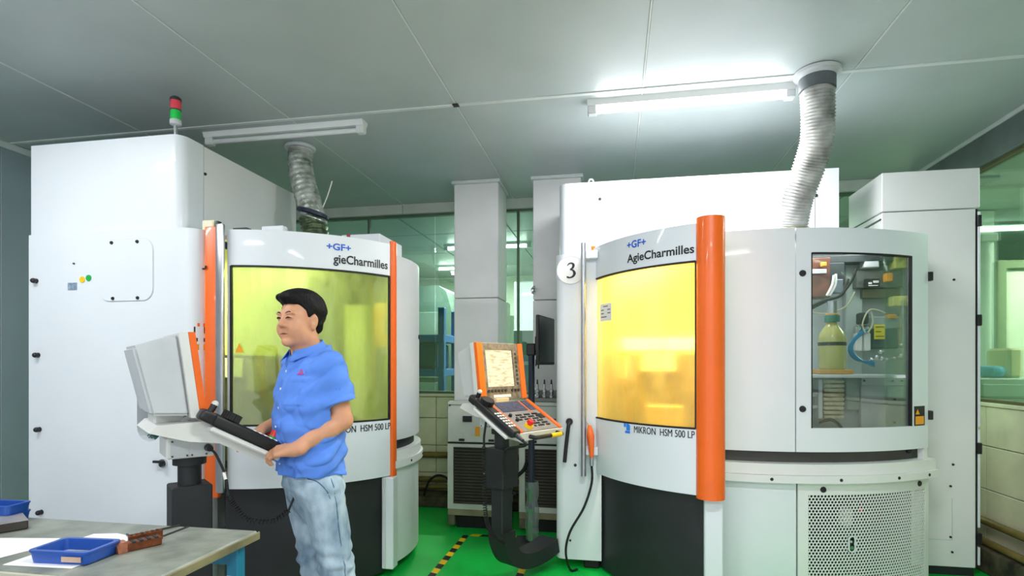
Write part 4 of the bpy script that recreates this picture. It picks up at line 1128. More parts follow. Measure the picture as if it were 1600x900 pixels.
# red stop with green ring on the pendant's end, and the coiled lead
PEND = [c for c in CL.children if c.name.startswith('pendant')][0]
MB().cyl(PDl @ Vector((.026, -.285, .03)), PDl @ Vector((.026, -.285, .045)), .017, n=16).build('green_ring', W['green'], PEND)
MB().cyl(PDl @ Vector((.026, -.285, .045)), PDl @ Vector((.026, -.285, .072)), .020, n=16).build('red_stop', W['red'], PEND, True)
MB().cyl(PDl @ Vector((-.02, -.35, .03)), PDl @ Vector((-.02, -.35, .045)), .008, n=12).build('orange_button', W['orange'], PEND)
e = PDl @ Vector((0, -.425, .006))
MB().tube(spline([e, e + Vector((.012, 0, -.03)), e + Vector((.0, -.01, -.12)), e + Vector((-.05, -.02, -.235))], 8), .0055, 8).build('lead', W['rubber'], CL, True)
e2 = e + Vector((-.05, -.02, -.235))
MB().tube(coil([e2, e2 + Vector((-.07, 0, -.035)), (.13, -.27, .735), (.08, -.26, .80), (.055, -.25, .845)], .010, 26), .0032, 5).build('coiled_lead', W['rubber'], CL, True)
MB().tube(spline([(.055, -.25, .845), (.05, -.22, .93), (.02, -.19, 1.02), (.005, -.155, 1.043)], 8), .0055, 8).build('lead', W['rubber'], CL, True)
MB().cyl((.046, -.213, .945), (.05, -.225, .915), .0075, n=8).build('lead_tag', W['label_white'], CL)

CR, PDr, Kr, kbr = console((-.677, 3.525, 0), R_(-32), 'black legged control console with lit yellow screen in the aisle', [(-.05, 0, .34), (-.05, .01, .26), (-.04, .06, .16), (-.02, .16, .12), (0, .30, .13), (.0, .44, .16)], True)
MB().box((-.10, -.05, .30), (-.0, .05, .63), .006).build('post_lower', W['soft_black'], CR)
MB().box((-.14, -.08, .70), (-.13, .0, .72), .002).build('cable_clip', W['steel'], CR)
e = PDr @ Vector((0, -.425, .006))
MB().tube(spline([e, e + Vector((.0, .02, -.03)), (.12, -.12, .90), (.06, -.085, .86), (.04, -.08, .80), (.035, -.06, .7)], 8), .008, 8).build('lead', W['rubber'], CR, True)
MB().tube(spline([(.06, -.25, 1.08), (.05, -.26, .98), (.05, -.26, .92)], 6), .007, 8).build('lead', W['rubber'], CR, True)
MB().tube(coil([(.05, -.26, .92), (.05, -.26, .7), (.055, -.25, .50), (.06, -.2, .38), (.05, -.08, .30)], .011, 52), .0035, 5).build('coiled_lead', W['rubber'], CR, True)
MB().tube(spline([(.30, -.13, .99), (.335, -.12, .985), (.34, -.10, .985), (.34, .02, .985)], 6), .013, 10).build('grip_bar', W['black'], CR, True)
MB().tube([(.34, .02, .985), (.34, .12, .985)], .0145, 10).build('grip_sleeve', W['yellow'], CR, True)
MB().tube(spline([(.34, .12, .985), (.335, .135, .985), (.29, .14, .99)], 6), .012, 10).build('grip_end', W['black'], CR, True)
MB().box((-.06, -.1, 1.17), (.0, .02, 1.20), .004).build('paper_tab', mat('pale_card', (226, 206, 160), .6), CR)

# ---------------------------------------------------------------- chillers at the back
mt_chill = mat('chiller_enamel', (206, 207, 200), .5, var=.05)
mt_grill = mat('grille_dark', (44, 42, 38), .6, .3, var=.15)
mt_grill2 = mat('grille_slat', (78, 72, 62), .55, .3, var=.15)


def chiller(x0, x1, lab):
    r = empty('chiller', ((x0 + x1) / 2, 4.8, 0), label=lab, cat='cooling unit')
    Y0, Y1 = 4.64, 4.955
    MB().box((x0, Y0 + .02, .17), (x1, Y1, 1.085), .004).build('body', mt_chill, r)
    MB().box((x0, Y0, .745), (x1, Y0 + .03, 1.06), .004).build('upper_panel', mt_chill, r)
    MB().box((x0, Y0 - .004, 1.065), (x1, Y0 + .05, 1.095), .004).build('top_trim', mt_chill, r)
    MB().box((x0, Y0 - .003, .732), (x1, Y0 + .02, .742)).build('shadow_gap', W['rubber'], r)
    f = MB().holed([(x0, .17), (x1, .17), (x1, .73), (x0, .73)], [[(x0 + .05, .215), (x1 - .03, .215), (x1 - .03, .70), (x0 + .05, .70)]], 0, .03, upright(Y0 - .006)).build('grille_frame', mt_chill, r)
    MB().box((x0 + .04, Y0 + .008, .2), (x1 - .02, Y0 + .02, .71)).build('grille_back', mt_grill, r)
    k = 0
    me = None
    z = .222
    while z < .695:
        if me is None:
            b = MB().box((x0 + .05, 0, 0), (x1 - .03, .018, .013), .003); me = bpy.data.meshes.new('slat'); b.bm.to_mesh(me); b.bm.free(); me.materials.append(mt_grill2)
        o = bpy.data.objects.new('slat', me); link(o, r); o.location = (0, Y0 - .006, z)
        z += .0262
    MB().box((x0, Y0, .03), (x0 + .06, Y1, .17), .004).build('foot', mat('dull_foot', (110, 102, 84), .7, var=.2), r)
    MB().box((x1 - .06, Y0, .03), (x1, Y1, .17), .004).build('foot', mat('dull_foot', (110, 102, 84), .7, var=.2), r)
    MB().box((x0 + .07, Y0 + .04, .0), (x1 - .07, Y1 - .02, .165)).build('under_tray', W['rubber'], r)
    MB().box((x0, Y0 - .006, .115), (x1, Y0 + .02, .17), .003).build('base_rail', mat('rail_grime', (150, 138, 110), .6, var=.2), r)
    MB().cyl((x0 + .02, Y0 - .012, 1.06), (x0 + .02, Y0, 1.06), .008, n=8).build('bolt', W['dark_metal'], r)
    for xx in (x0 + .1, x0 + .36):
        MB().box((xx, Y0 - .012, .755), (xx + .05, Y0, .775), .004).build('catch', W['black'], r)
    return r


c1 = chiller(-1.415, -.90, 'cream chiller with dark louvres left of the console leg')
MB().box((-1.28, 4.63, .92), (-1.20, 4.642, .97)).build('display', W['black'], c1)
MB().box((-1.17, 4.632, .80), (-1.13, 4.641, .88)).build('amber_tag', W['amber'], c1)
c2 = chiller(-.79, -.28, 'cream chiller with dark louvres behind the monitor pole')
MB().box((-.62, 4.632, .86), (-.48, 4.641, .96)).build('display', W['black'], c2)
MB().box((-.60, 4.63, .90), (-.57, 4.635, .94)).box((-.54, 4.63, .875), (-.49, 4.635, .91)).build('display_text', W['red'], c2)
# tool holders in a rack on the right chiller
tr = empty('tool_rack', (-.53, 4.72, 1.095), label='grey tool rack standing on the right chiller', cat='tool rack')
MB().box((-.68, 4.66, 1.096), (-.32, 4.78, 1.13), .004).box((-.68, 4.76, 1.13), (-.32, 4.78, 1.19), .003).build('tray', mat('rack_metal', (140, 140, 134), .4, .5, var=.2), tr)
for i, (x, lab) in enumerate(((-.645, 'leftmost'), (-.585, 'second'), (-.525, 'third'), (-.465, 'fourth'))):
    t = empty('tool_holder', (x, 4.71, 1.131), label=f'{lab} chrome tool holder from the left in the rack on the chiller', cat='tool holder', group='tool holders in the rack')
    MB().lathe([(.022, 1.131), (.022, 1.15), (.014, 1.155), (.014, 1.17), (.02, 1.175), (.02, 1.20), (.012, 1.205), (.010, 1.245)], (x, 4.71, 0), 14).build('body', W['chrome'], t, True)
    MB().lathe([(.008, 1.245), (.006, 1.28), (.002, 1.285)], (x, 4.71, 0), 10).build('cutter', W['dark_metal'], t, True)

# ---------------------------------------------------------------- monitor on a pole
mp_ = empty('monitor_stand', (-.635, 4.30, 0), label='black monitor on a dark blue pole beside the second column', cat='monitor')
MB().cyl((-.635, 4.30, .03), (-.635, 4.30, 1.55), .025, n=16).build('pole', mat('navy_pole', (30, 40, 56), .4, var=.08), mp_, True)
MB().box((-.78, 4.14, 0), (-.49, 4.46, .03), .008).build('base', W['soft_black'], mp_)
MB().box((-.672, 4.27, 1.48), (-.60, 4.33, 1.575), .01).build('clamp', W['black'], mp_)
MB().tube([(-.62, 4.30, 1.53), (-.59, 4.29, 1.555), (-.56, 4.27, 1.58)], .016, 8).box((-.60, 4.24, 1.52), (-.55, 4.30, 1.63), .006).build('bracket', W['black'], mp_)
# thin panel seen from its back edge: faces right and a little away
Mm = Matrix.Translation((-.515, 4.22, 1.60)) @ Matrix.Rotation(R_(81), 4, 'Z')
MB().box((-.22, -.012, -.19), (.22, .012, .175), .006, Mm).build('panel', W['black'], mp_)
MB().box((-.08, .010, -.08), (.08, .04, .08), .008, Mm).build('panel_back', W['soft_black'], mp_)
MB().box((-.205, -.014, -.17), (.205, -.012, .165), 0, Mm).build('screen', mat('dark_screen', (14, 16, 18), .1), mp_)
for k, (dx, dz) in enumerate(((-.05, 0), (.0, -.02), (.04, .01))):
    MB().tube([(-.575 + dx * .4, 4.27, 1.45 + dz), (-.575 + dx * .4, 4.265, 1.40 + dz)], .005, 6).build('cable_end', W['rubber'], mp_)
pw = glass('clear_film', (236, 240, 240), .22, haze=.04, haze_rgb=(230, 236, 236), streak=.3, rough=.12, hscale=30)
fm = MB(); rings = []
rnd = random.Random(5)
fm_pts = [(-.625 + .004 * math.sin(k * 2), 4.27, .06 + k * .05) for k in range(10)]
tag(fm.tube(fm_pts, [.042 + .012 * rnd.random() for _ in fm_pts], 9, False).build('plastic_film', pw), 'crumpled clear plastic film wrapped round the pole foot', 'film')
tag(MB().tube(spline([(-.70, 4.5, .62), (-.73, 4.52, .55), (-.80, 4.54, .48), (-.86, 4.54, .42), (-.84, 4.55, .36), (-.80, 4.55, .34)], 6), .016, 8).build('black_tubing', W['rubber'], smooth=True), 'tangle of black tubing between the two chillers', 'tubing')

# ---------------------------------------------------------------- hazard tape
def tape_mat():
    m, nt, b = new_mat('hazard_tape'); N, L = nt.nodes, nt.links
    tc = N.new('ShaderNodeTexCoord'); mp = N.new('ShaderNodeMapping'); mp.inputs['Scale'].default_value = (1, 1, 1); mp.inputs['Rotation'].default_value = (0, 0, R_(20))
    sp = N.new('ShaderNodeSeparateXYZ'); L.new(tc.outputs['UV'], mp.inputs[0]); L.new(mp.outputs[0], sp.inputs[0])
    f = N.new('ShaderNodeMath'); f.operation = 'FRACT'; L.new(sp.outputs[0], f.inputs[0])
    g = N.new('ShaderNodeMath'); g.operation = 'GREATER_THAN'; g.inputs[1].default_value = .5; L.new(f.outputs[0], g.inputs[0])
    mx = N.new('ShaderNodeMix'); mx.data_type = 'RGBA'; mx.inputs[6].default_value = (*lin((250, 205, 20)), 1); mx.inputs[7].default_value = (*lin((26, 28, 30)), 1)
    L.new(g.outputs[0], mx.inputs[0]); L.new(mx.outputs[2], b.inputs['Base Color']); b.inputs['Roughness'].default_value = .5
    return m


mt_tape = tape_mat()


def tape(p, q, w, lab):
    p, q = Vector((*p, 0)), Vector((*q, 0)); d = (q - p).normalized(); n = Vector((-d.y, d.x, 0)); L_ = (q - p).length
    me = bpy.data.meshes.new('floor_tape')
    vs = [p + n * w / 2, p - n * w / 2, q - n * w / 2, q + n * w / 2]
    vs = [(v.x, v.y, .0015) for v in vs] + [(v.x, v.y, .0002) for v in vs]
    me.from_pydata(vs, [], [(0, 1, 2, 3), (4, 7, 6, 5), (0, 4, 5, 1), (1, 5, 6, 2), (2, 6, 7, 3), (3, 7, 4, 0)])
    uv = me.uv_layers.new(name='UVMap')
    for l in me.loops:
        v = Vector(me.vertices[l.vertex_index].co); uv.data[l.index].uv = ((v - p).dot(d) / .16, (v - p).dot(n) / .16)
    return tag(mesh_object('floor_tape', me, mt_tape), lab, 'floor tape')


tape((-1.20, 2.6), (-1.205, 4.47), .05, 'yellow and black hazard tape running along the left of the aisle')
tape((-1.17, 4.48), (-.66, 4.50), .05, 'hazard tape crossing the floor in front of the chillers')
tape((-.62, 2.7), (-.625, 4.3), .05, 'yellow and black hazard tape running under the console arm')

# ---------------------------------------------------------------- workbench and what lies on it
mt_top = mat('worn_bench_top', (150, 156, 146), .42, .15, var=.18, scale=7, bump=.15, bscale=40, dark=(104, 110, 100))
mt_edge = mat('bench_edge', (120, 116, 84), .6, var=.2)
mt_teal = mat('teal_paint', (16, 110, 140), .45, var=.1)
wbn = empty('workbench', (-2.2, 1.6, 0), label='worn grey workbench with teal legs in the left foreground', cat='workbench')
MB().box((-1.597, .55, .765), (-1.30, 1.868, .80), .006).build('bench_top', mt_top, wbn)
MB().box((-3.6, 1.372, .765), (-1.603, 1.868, .799), .006).build('bench_top', mt_top, wbn)
MB().box((-1.30, .55, .768), (-1.293, 1.87, .797), .003).build('edge_band', mt_edge, wbn)
MB().box((-3.6, 1.364, .77), (-1.603, 1.372, .797), .003).build('edge_band', mat('pale_edge', (196, 196, 176), .6, var=.1), wbn)
MB().box((-3.6, 1.42, .70), (-1.34, 1.46, .765)).build('rail', mt_teal, wbn)
MB().box((-3.6, 1.78, .70), (-1.34, 1.82, .765)).build('rail', mt_teal, wbn)
for x, y in ((-1.36, 1.77), (-1.36, .62), (-3.5, 1.77), (-3.5, 1.43), (-2.3, 1.43)):
    lg_ = MB().box((x, y, 0), (x + .045, y + .045, .765), .004).build('leg', mt_teal, wbn)
    if (x, y) == (-1.36, 1.77):
        MB().box((x + .004, y - .002, .60), (x + .041, y, .665)).build('sticker', W['label_white'], lg_)
for x0, y0, x1, y1 in ((-1.60, 1.74, -1.585, 1.866),):
    MB().box((x0, y0, .799), (x1, y1, .8012)).build('slot', W['rubber'], wbn)

mt_paper = mat('white_paper', (244, 246, 248), .7, var=.01)
def sheet(pts, z, lab):
    return tag(MB().prism(pts, z, z + .0015).build('paper_sheet', mt_paper), lab, 'paper')
sheet([(-1.85, 1.405), (-1.613, 1.418), (-1.622, 1.62), (-1.70, 1.72), (-1.78, 1.74), (-1.86, 1.72)], .8, 'white paper lying under the blue tray')
sheet([(-2.25, 1.60), (-1.93, 1.655), (-1.90, 1.56), (-1.93, 1.44), (-2.2, 1.40)], .8, 'white paper at the left edge of the workbench')

mt_tray = mat('blue_plastic_tray', (36, 82, 170), .35, var=.06)
def tray(name, c, sx, sy, h, rz, lab, zb=.8018, grit=True, z_tilt=0):
    r = empty(name, (c[0], c[1], zb), rz, lab, 'tray', local=True)
    out = rrect(-sx / 2, -sy / 2, sx / 2, sy / 2, .018, 4); inn = rrect(-sx / 2 + .012, -sy / 2 + .012, sx / 2 - .012, sy / 2 - .012, .014, 4)
    b = bmesh.new(); n = len(out)
    R0 = [b.verts.new((x * .93, y * .92, 0)) for x, y in out]; R1 = [b.verts.new((x * .985, y * .985, h - .006)) for x, y in out]
    R2 = [b.verts.new((x * 1.015, y * 1.02, h - .006)) for x, y in out]; R3 = [b.verts.new((x * 1.015, y * 1.02, h)) for x, y in out]
    R4 = [b.verts.new((x, y, h)) for x, y in inn]; R5 = [b.verts.new((x * .93, y * .92, .004)) for x, y in inn]
    for P, Q in ((R0, R1), (R1, R2), (R2, R3), (R3, R4), (R4, R5)):
        for i in range(n):
            b.faces.new((P[i], P[(i + 1) % n], Q[(i + 1) % n], Q[i]))
    b.faces.new(R0[::-1]); b.faces.new(R5)
    me = bpy.data.meshes.new('shell'); b.to_mesh(me); b.free()
    mesh_object('shell', me, mt_tray, r, True, 30)
    if grit:
        MB().prism([(x * .9, y * .89) for x, y in inn], .0045, .0055).build('grime_film', mat('tray_grime', (150, 158, 166), .6, var=.25, scale=12), r)
    return r
tray_o = tray('blue_tray', (-1.692, 1.502), .205, .135, .04, R_(4), 'shallow blue plastic tray on white paper on the workbench')
MB().box((.02, -.0715, .01), (.085, -.0695, .026)).build('tape_strip', mat('brown_paper', (186, 160, 140), .7, var=.2), tray_o)
tray('blue_tray', (-2.375, 1.80), .16, .10, .035, R_(10), 'lower blue tray of the pair at the left end of the bench', .8, False)
tray('blue_tray', (-2.375, 1.80), .165, .10, .035, R_(4), 'upper blue tray of the pair at the left end of the bench', .8355, False)
sl = empty('steel_slab', (-2.3, 1.7, .8), label='dark steel slab at the left end of the workbench', cat='slab')
Ms = Matrix.Translation((-2.30, 1.70, 0)) @ Matrix.Rotation(R_(58), 4, 'Z')
MB().box((-.12, -.10, .8005), (.10, .05, .832), .003, Ms).build('slab_body', mat('slab_dark', (66, 60, 56), .5, .3, var=.15), sl)
MB().box((-.12, -.10, .832), (.10, .05, .8335), 0, Ms).build('slab_face', mat('slab_ground', (176, 172, 166), .35, .5, var=.15), sl)

mt_cop = mat('machined_copper', (120, 66, 40), .4, .5, var=.2, scale=40)
cb_ = empty('copper_block', (-1.565, 1.62, .8), R_(62), 'brown copper electrode block with a stepped end on the workbench', 'metal block', local=True)
MB().box((-.05, -.018, .0005), (.058, .018, .03), .003).build('bar', mt_cop, cb_)
MB().prism([(-.07, .001), (-.045, .001), (-.045, .036), (-.062, .036), (-.074, .026)], -.02, .02, MS).build('head', mat('copper_face', (176, 112, 86), .4, .3, var=.2, scale=50), cb_)
for k in range(4):
    MB().box((-.03 + k * .022, -.019, .026), (-.02 + k * .022, .012, .0315)).build('notch', W['soft_black'], cb_)
cb2 = empty('copper_comb', (-1.60, 1.665, .8), R_(62), 'thin brown copper comb bar lying behind the copper block', 'metal block', local=True)
MB().box((-.045, -.006, .0005), (.06, .006, .034), .002).build('bar', mt_cop, cb2)
for k in range(6):
    MB().box((-.04 + k * .016, -.005, .034), (-.032 + k * .016, .005, .039), .001).build('tooth', mt_cop, cb2)
hk = MB().tube([(-1.70, 1.71, .8055), (-1.66, 1.78, .8055), (-1.625, 1.858, .8055)], .004, 6).tube([(-1.70, 1.71, .8055), (-1.725, 1.725, .8055)], .004, 6)
tag(hk.build('hex_key', W['dark_metal'], smooth=True), 'bent steel hex key behind the copper comb bar', 'hex key')

# ---------------------------------------------------------------- things in the neighbouring rooms
mt_rack = mat('blue_rack_paint', (30, 96, 170), .45, var=.08)
rk = empty('blue_rack', (-2.4, 7.1, 0), label='dark blue steel rack behind the back window', cat='rack')
for x, y in ((-2.27, 7.0), (-2.27, 7.6), (-3.4, 7.0), (-3.4, 7.6)):
    MB().box((x, y, 0), (x + .085, y + .085, 2.155), .006).build('upright', mt_rack, rk)
for z in (1.70, 1.25):
    MB().box((-3.4, 6.99, z), (-2.19, 7.69, z + .10), .006).build('shelf', mt_rack, rk)
o = MB().box((-3.2, 7.05, 1.352), (-2.3, 7.6, 1.68), .02).build('blue_bin', mat('blue_bin', (22, 66, 120), .5, var=.1)); tag(o, 'blue bin standing on the rack behind the back window', 'bin')
gm = empty('grey_green_machine', (-2.55, 8.4, 0), label='grey green machine with sloped hood behind the blue rack', cat='machine')
MB().prism([(-3.4, 0), (-2.42, 0), (-2.42, 2.25), (-2.50, 2.52), (-2.62, 2.60), (-3.4, 2.60)], 8.1, 8.9, MS).build('hood', mat('grey_green_paint', (120, 146, 136), .5, var=.06), gm)
MB().box((-3.2, 8.08, 1.2), (-2.6, 8.11, 2.2), .01).build('hatch', mat('grey_green_pale', (146, 168, 158), .5), gm)
o = MB().box((-2.3, 9.3, 0), (-1.9, 10.2, 2.55), .03).build('white_cabinet', W['white2']); tag(o, 'white cabinet deep in the room behind the back window', 'cabinet')
wc = empty('glass_cabinet', (-1.0, 7.8, 0), label='pale blue cabinet between the two columns behind the glass', cat='cabinet')
MB().box((-1.36, 7.5, 0), (-.6, 8.1, 1.88), .01).build('cabinet_body', mat('pale_blue_paint', (150, 176, 182), .5, var=.05), wc)
MB().box((-1.37, 7.48, 1.40), (-.6, 7.5, 1.45)).build('band', W['white'], wc)
MB().box((-1.30, 7.485, 1.47), (-1.285, 7.5, 1.86)).build('handle', W['amber'], wc)
o = MB().box((-1.6, 8.9, 0), (-.5, 9.0, 2.75), .02).build('white_screen', W['white']); tag(o, 'tall white partition behind the pale blue cabinet', 'partition')
# beyond the right hand window
mt_part = mat('partition_paint', (206, 218, 196), .6, var=.05)
o = MB().box((2.9, 7.0, 0), (4.11, 7.1, CEIL)).build('wall_partition_left', mt_part); tag(o, 'pale green partition left of the cream door behind the right window', 'wall', kind='structure')
o = MB().box((5.11, 7.0, 0), (7.4, 7.1, CEIL)).build('wall_partition_right', mt_part); tag(o, 'pale green partition right of the cream door behind the right window', 'wall', kind='structure')
dw = empty('pale_doorway', (4.6, 7.0, 0), label='cream door leaf behind the right hand window', cat='door')
MB().box((4.22, 7.03, 0), (5.1, 7.08, 2.45), .01).build('leaf', mat('cream_leaf', (236, 236, 208), .5, var=.03), dw)
MB().box((4.12, 6.96, 0), (4.21, 7.12, 2.55), .006).build('jamb', mat('olive_jamb', (130, 140, 100), .5), dw)
MB().box((4.21, 6.98, 2.46), (5.1, 7.1, 2.55), .006).build('head', mat('olive_head', (130, 140, 100), .5), dw)
sb = empty('side_cabinet', (3.2, 5.4, 0), label='grey green cabinet behind the right hand window', cat='cabinet')
MB().box((2.95, 5.2, 0), (3.45, 5.8, 1.3), .01).build('cabinet_body', mat('side_grey_green', (176, 190, 172), .5, var=.08), sb)
MB().box((2.97, 5.19, .7), (3.43, 5.2, 1.25), .004).build('cabinet_door', mat('side_grey_green_b', (170, 188, 168), .5, var=.08), sb)
o = MB().box((3.06, 5.25, 1.302), (3.18, 5.5, 1.40), .05, None, 3).build('blue_bundle', mat('blue_cloth', (90, 170, 205), .8, var=.15)); tag(o, 'blue cloth bundle on the cabinet behind the right window', 'cloth')
o = MB().box((3.22, 5.3, 1.302), (3.32, 5.6, 1.55), .02).build('cream_carton', mat('cream_carton', (220, 208, 150), .6)); tag(o, 'cream carton on the cabinet behind the right window', 'box')
pp = empty('wall_pipe_stand', (3.1, 6.2, 0), label='pale upright pipe behind the right hand window', cat='pipe')
MB().cyl((3.56, 6.2, 0), (3.56, 6.2, 2.6), .05, n=14).build('pipe_body', mt_far, pp, True)
MB().box((3.49, 6.13, 2.6), (3.64, 6.27, 2.68), .01).build('pipe_cap', mt_far, pp)
# ---------------------------------------------------------------- the man: distance fields turned into meshes
class Field:
    def __init__(self, lo, hi, h):
        self.lo = np.array(lo, np.float32); self.h = h
        self.n = np.ceil((np.array(hi) - lo) / h).astype(int) + 1
        self.F = np.full(self.n, 1.0, np.float32)
        self.turn = None
        self.ax = [self.lo[i] + h * np.arange(self.n[i], dtype=np.float32) for i in range(3)]

    def region(self, lo, hi):
        a = np.clip(np.floor((np.array(lo) - self.lo) / self.h).astype(int), 0, self.n); b = np.clip(np.ceil((np.array(hi) - self.lo) / self.h).astype(int) + 1, 0, self.n)
        sl = tuple(slice(a[i], b[i]) for i in range(3))
        P = (self.ax[0][sl[0]][:, None, None], self.ax[1][sl[1]][None, :, None], self.ax[2][sl[2]][None, None, :])
        return sl, P

    def op(self, fn, lo, hi, k=.01, sub=False, pad=.04):
        if self.turn:
            pad += .03
        sl, P = self.region(np.array(lo) - pad, np.array(hi) + pad)
        if self.turn:
            ca, sa, cx = math.cos(self.turn[0]), math.sin(self.turn[0]), self.turn[1]
            P = (ca * (P[0] - cx) + sa * P[1] + cx, -sa * (P[0] - cx) + ca * P[1], P[2])
        d = fn(*P); A = self.F[sl]
        if sub:
            d = -d; hh = np.clip(.5 - .5 * (d - A) / -k, 0, 1) if False else np.clip(.5 + .5 * (d - A) / k, 0, 1)
            self.F[sl] = A + (d - A) * hh + k * hh * (1 - hh)
        else:
            hh = np.clip(.5 + .5 * (A - d) / k, 0, 1)
            self.F[sl] = A + (d - A) * hh - k * hh * (1 - hh)
        return self

    def cone(self, a, b, r1, r2, k=.01, sub=False):
        a = np.array(a, np.float32); b = np.array(b, np.float32); ba = b - a; L2 = float(ba @ ba) + 1e-12
        def fn(x, y, z):
            t = np.clip(((x - a[0]) * ba[0] + (y - a[1]) * ba[1] + (z - a[2]) * ba[2]) / L2, 0, 1)
            return np.sqrt((x - a[0] - t * ba[0]) ** 2 + (y - a[1] - t * ba[1]) ** 2 + (z - a[2] - t * ba[2]) ** 2) - (r1 + (r2 - r1) * t)
        m = max(r1, r2)
        return self.op(fn, np.minimum(a, b) - m, np.maximum(a, b) + m, k, sub)

    def ell(self, c, r, k=.01, sub=False, tilt=0.0, clip=None):
        ct, st = math.cos(tilt), math.sin(tilt)
        def fn(x, y, z):
            dx, dy, dz = x - c[0], y - c[1], z - c[2]
            if tilt:
                dx, dz = dx * ct + dz * st, -dx * st + dz * ct
            k0 = np.sqrt((dx / r[0]) ** 2 + (dy / r[1]) ** 2 + (dz / r[2]) ** 2); k1 = np.sqrt((dx / r[0] ** 2) ** 2 + (dy / r[1] ** 2) ** 2 + (dz / r[2] ** 2) ** 2) + 1e-9
            d = k0 * (k0 - 1) / k1
            return np.maximum(d, clip(x, y, z)) if clip else d
        m = max(r) if tilt else np.array(r)
        return self.op(fn, np.array(c) - m, np.array(c) + m, k, sub)

    def loft(self, rows, k=.01, grow=0.0, sub=False):
        R = np.array(rows, np.float32); z0, z1 = R[0, 0] - 0 * grow, R[-1, 0]
        def fn(x, y, z):
            zz = np.clip(z, z0, z1).ravel()
            a, b, cx, cy = (np.interp(zz, R[:, 0], R[:, i]).astype(np.float32)[None, None, :] for i in (1, 2, 3, 4))
            a = a + grow; b = b + grow
            q = np.sqrt(((x - cx) / b) ** 2 + ((y - cy) / a) ** 2)
            d = (q - 1) * np.minimum(a, b)
            return np.maximum(d, np.maximum(z0 - z, z - z1))
        m = max(R[:, 1].max(), R[:, 2].max()) + abs(grow) + .1
        return self.op(fn, (-m, -m, z0), (m, m, z1), k, sub)

    def mesh(self):
        F = self.F; S = F < 0
        c = np.zeros(self.n - 1, np.int8)
        for i in (0, 1):
            for j in (0, 1):
                for k in (0, 1):
                    c += S[i:self.n[0] - 1 + i, j:self.n[1] - 1 + j, k:self.n[2] - 1 + k]
        act = (c > 0) & (c < 8); idx = np.argwhere(act)
        ids = np.full(act.shape, -1, np.int32); ids[act] = np.arange(len(idx))
        pos = np.zeros((len(idx), 3)); cnt = np.zeros(len(idx))
        cor = [(i, j, k) for i in (0, 1) for j in (0, 1) for k in (0, 1)]
        for p in cor:
            for q in cor:
                if sum(q) - sum(p) == 1 and all(q[i] >= p[i] for i in range(3)):
                    fa = F[idx[:, 0] + p[0], idx[:, 1] + p[1], idx[:, 2] + p[2]]; fb = F[idx[:, 0] + q[0], idx[:, 1] + q[1], idx[:, 2] + q[2]]
                    m = (fa < 0) != (fb < 0); t = np.where(m, fa / np.where(m, fa - fb, 1), 0)
                    pos += m[:, None] * (np.array(p) + t[:, None] * (np.array(q) - np.array(p))); cnt += m
        V = self.lo + self.h * (idx + pos / cnt[:, None])
        quads = []
        for ax in range(3):
            o1, o2 = [a for a in range(3) if a != ax]
            sl0 = [slice(1, -1)] * 3; sl1 = [slice(1, -1)] * 3
            sl0[ax] = slice(0, -1); sl1[ax] = slice(1, None)
            A, B = S[tuple(sl0)], S[tuple(sl1)]
            e = np.argwhere(A != B); s = A[A != B]
            off = np.zeros(3, int); off[o1] = 1; off[o2] = 1; e = e + off
            def cell(d1, d2):
                q = e.copy(); q[:, o1] -= d1; q[:, o2] -= d2
                return ids[q[:, 0], q[:, 1], q[:, 2]]
            Q = np.stack([cell(1, 1), cell(0, 1), cell(0, 0), cell(1, 0)], 1)
            flip = (s == (ax == 1))
            Q[flip] = Q[flip][:, ::-1]
            quads.append(Q)
        Q = np.concatenate(quads); Q = Q[(Q >= 0).all(1)]
        me = bpy.data.meshes.new('figure')
        me.vertices.add(len(V)); me.vertices.foreach_set('co', V.astype(np.float32).ravel())
        me.loops.add(len(Q) * 4); me.loops.foreach_set('vertex_index', Q.astype(np.int32).ravel())
        me.polygons.add(len(Q)); me.polygons.foreach_set('loop_start', np.arange(0, len(Q) * 4, 4, dtype=np.int32))
        me.update(calc_edges=True); me.validate()
        return me

    def front(self, y, z):
        """x of the foremost surface at (y, z)"""
        if self.turn:
            ca, sa, cx = math.cos(self.turn[0]), math.sin(self.turn[0]), self.turn[1]
            for x in np.arange(.25, 0, -.001):
                w = np.array([ca * (x - cx) - sa * y + cx, sa * (x - cx) + ca * y, z]); i = (w - self.lo) / self.h; k0 = np.floor(i).astype(int); t = i - k0
                c = self.F[k0[0]:k0[0] + 2, k0[1]:k0[1] + 2, k0[2]:k0[2] + 2]
                c = c[0] * (1 - t[0]) + c[1] * t[0]; c = c[0] * (1 - t[1]) + c[1] * t[1]
                if c[0] * (1 - t[2]) + c[1] * t[2] < 0:
                    return float(x)
            return 0
        j = int(round((y - self.lo[1]) / self.h)); k = int(round((z - self.lo[2]) / self.h))
        col = np.nonzero(self.F[:, j, k] < 0)[0]
        return self.lo[0] + self.h * (col.max() + .5) if len(col) else 0


mt_skin = mat('skin', (206, 150, 116), .5, var=.05, scale=14)
mt_skin.node_tree.nodes['Principled BSDF'].inputs['Subsurface Weight'].default_value = .12
mt_skin.node_tree.nodes['Principled BSDF'].inputs['Subsurface Radius'].default_value = (.012, .004, .002)
mt_hair = mat('black_hair', (9, 8, 8), .6, spec=.2, var=.3, scale=90, stretch=(1, 1, .3), bump=.5, bscale=160)
mt_shirt = mat('blue_shirt', (86, 136, 226), .8, var=.06, scale=9, bump=.12, bscale=500)
mt_jeans = mat('washed_denim', (178, 200, 214), .85, var=.2, scale=11, bump=.25, bscale=420, dark=(88, 120, 146), stretch=(1, 1, .5))
mt_lip = mat('lips', (176, 100, 88), .5, var=.05)

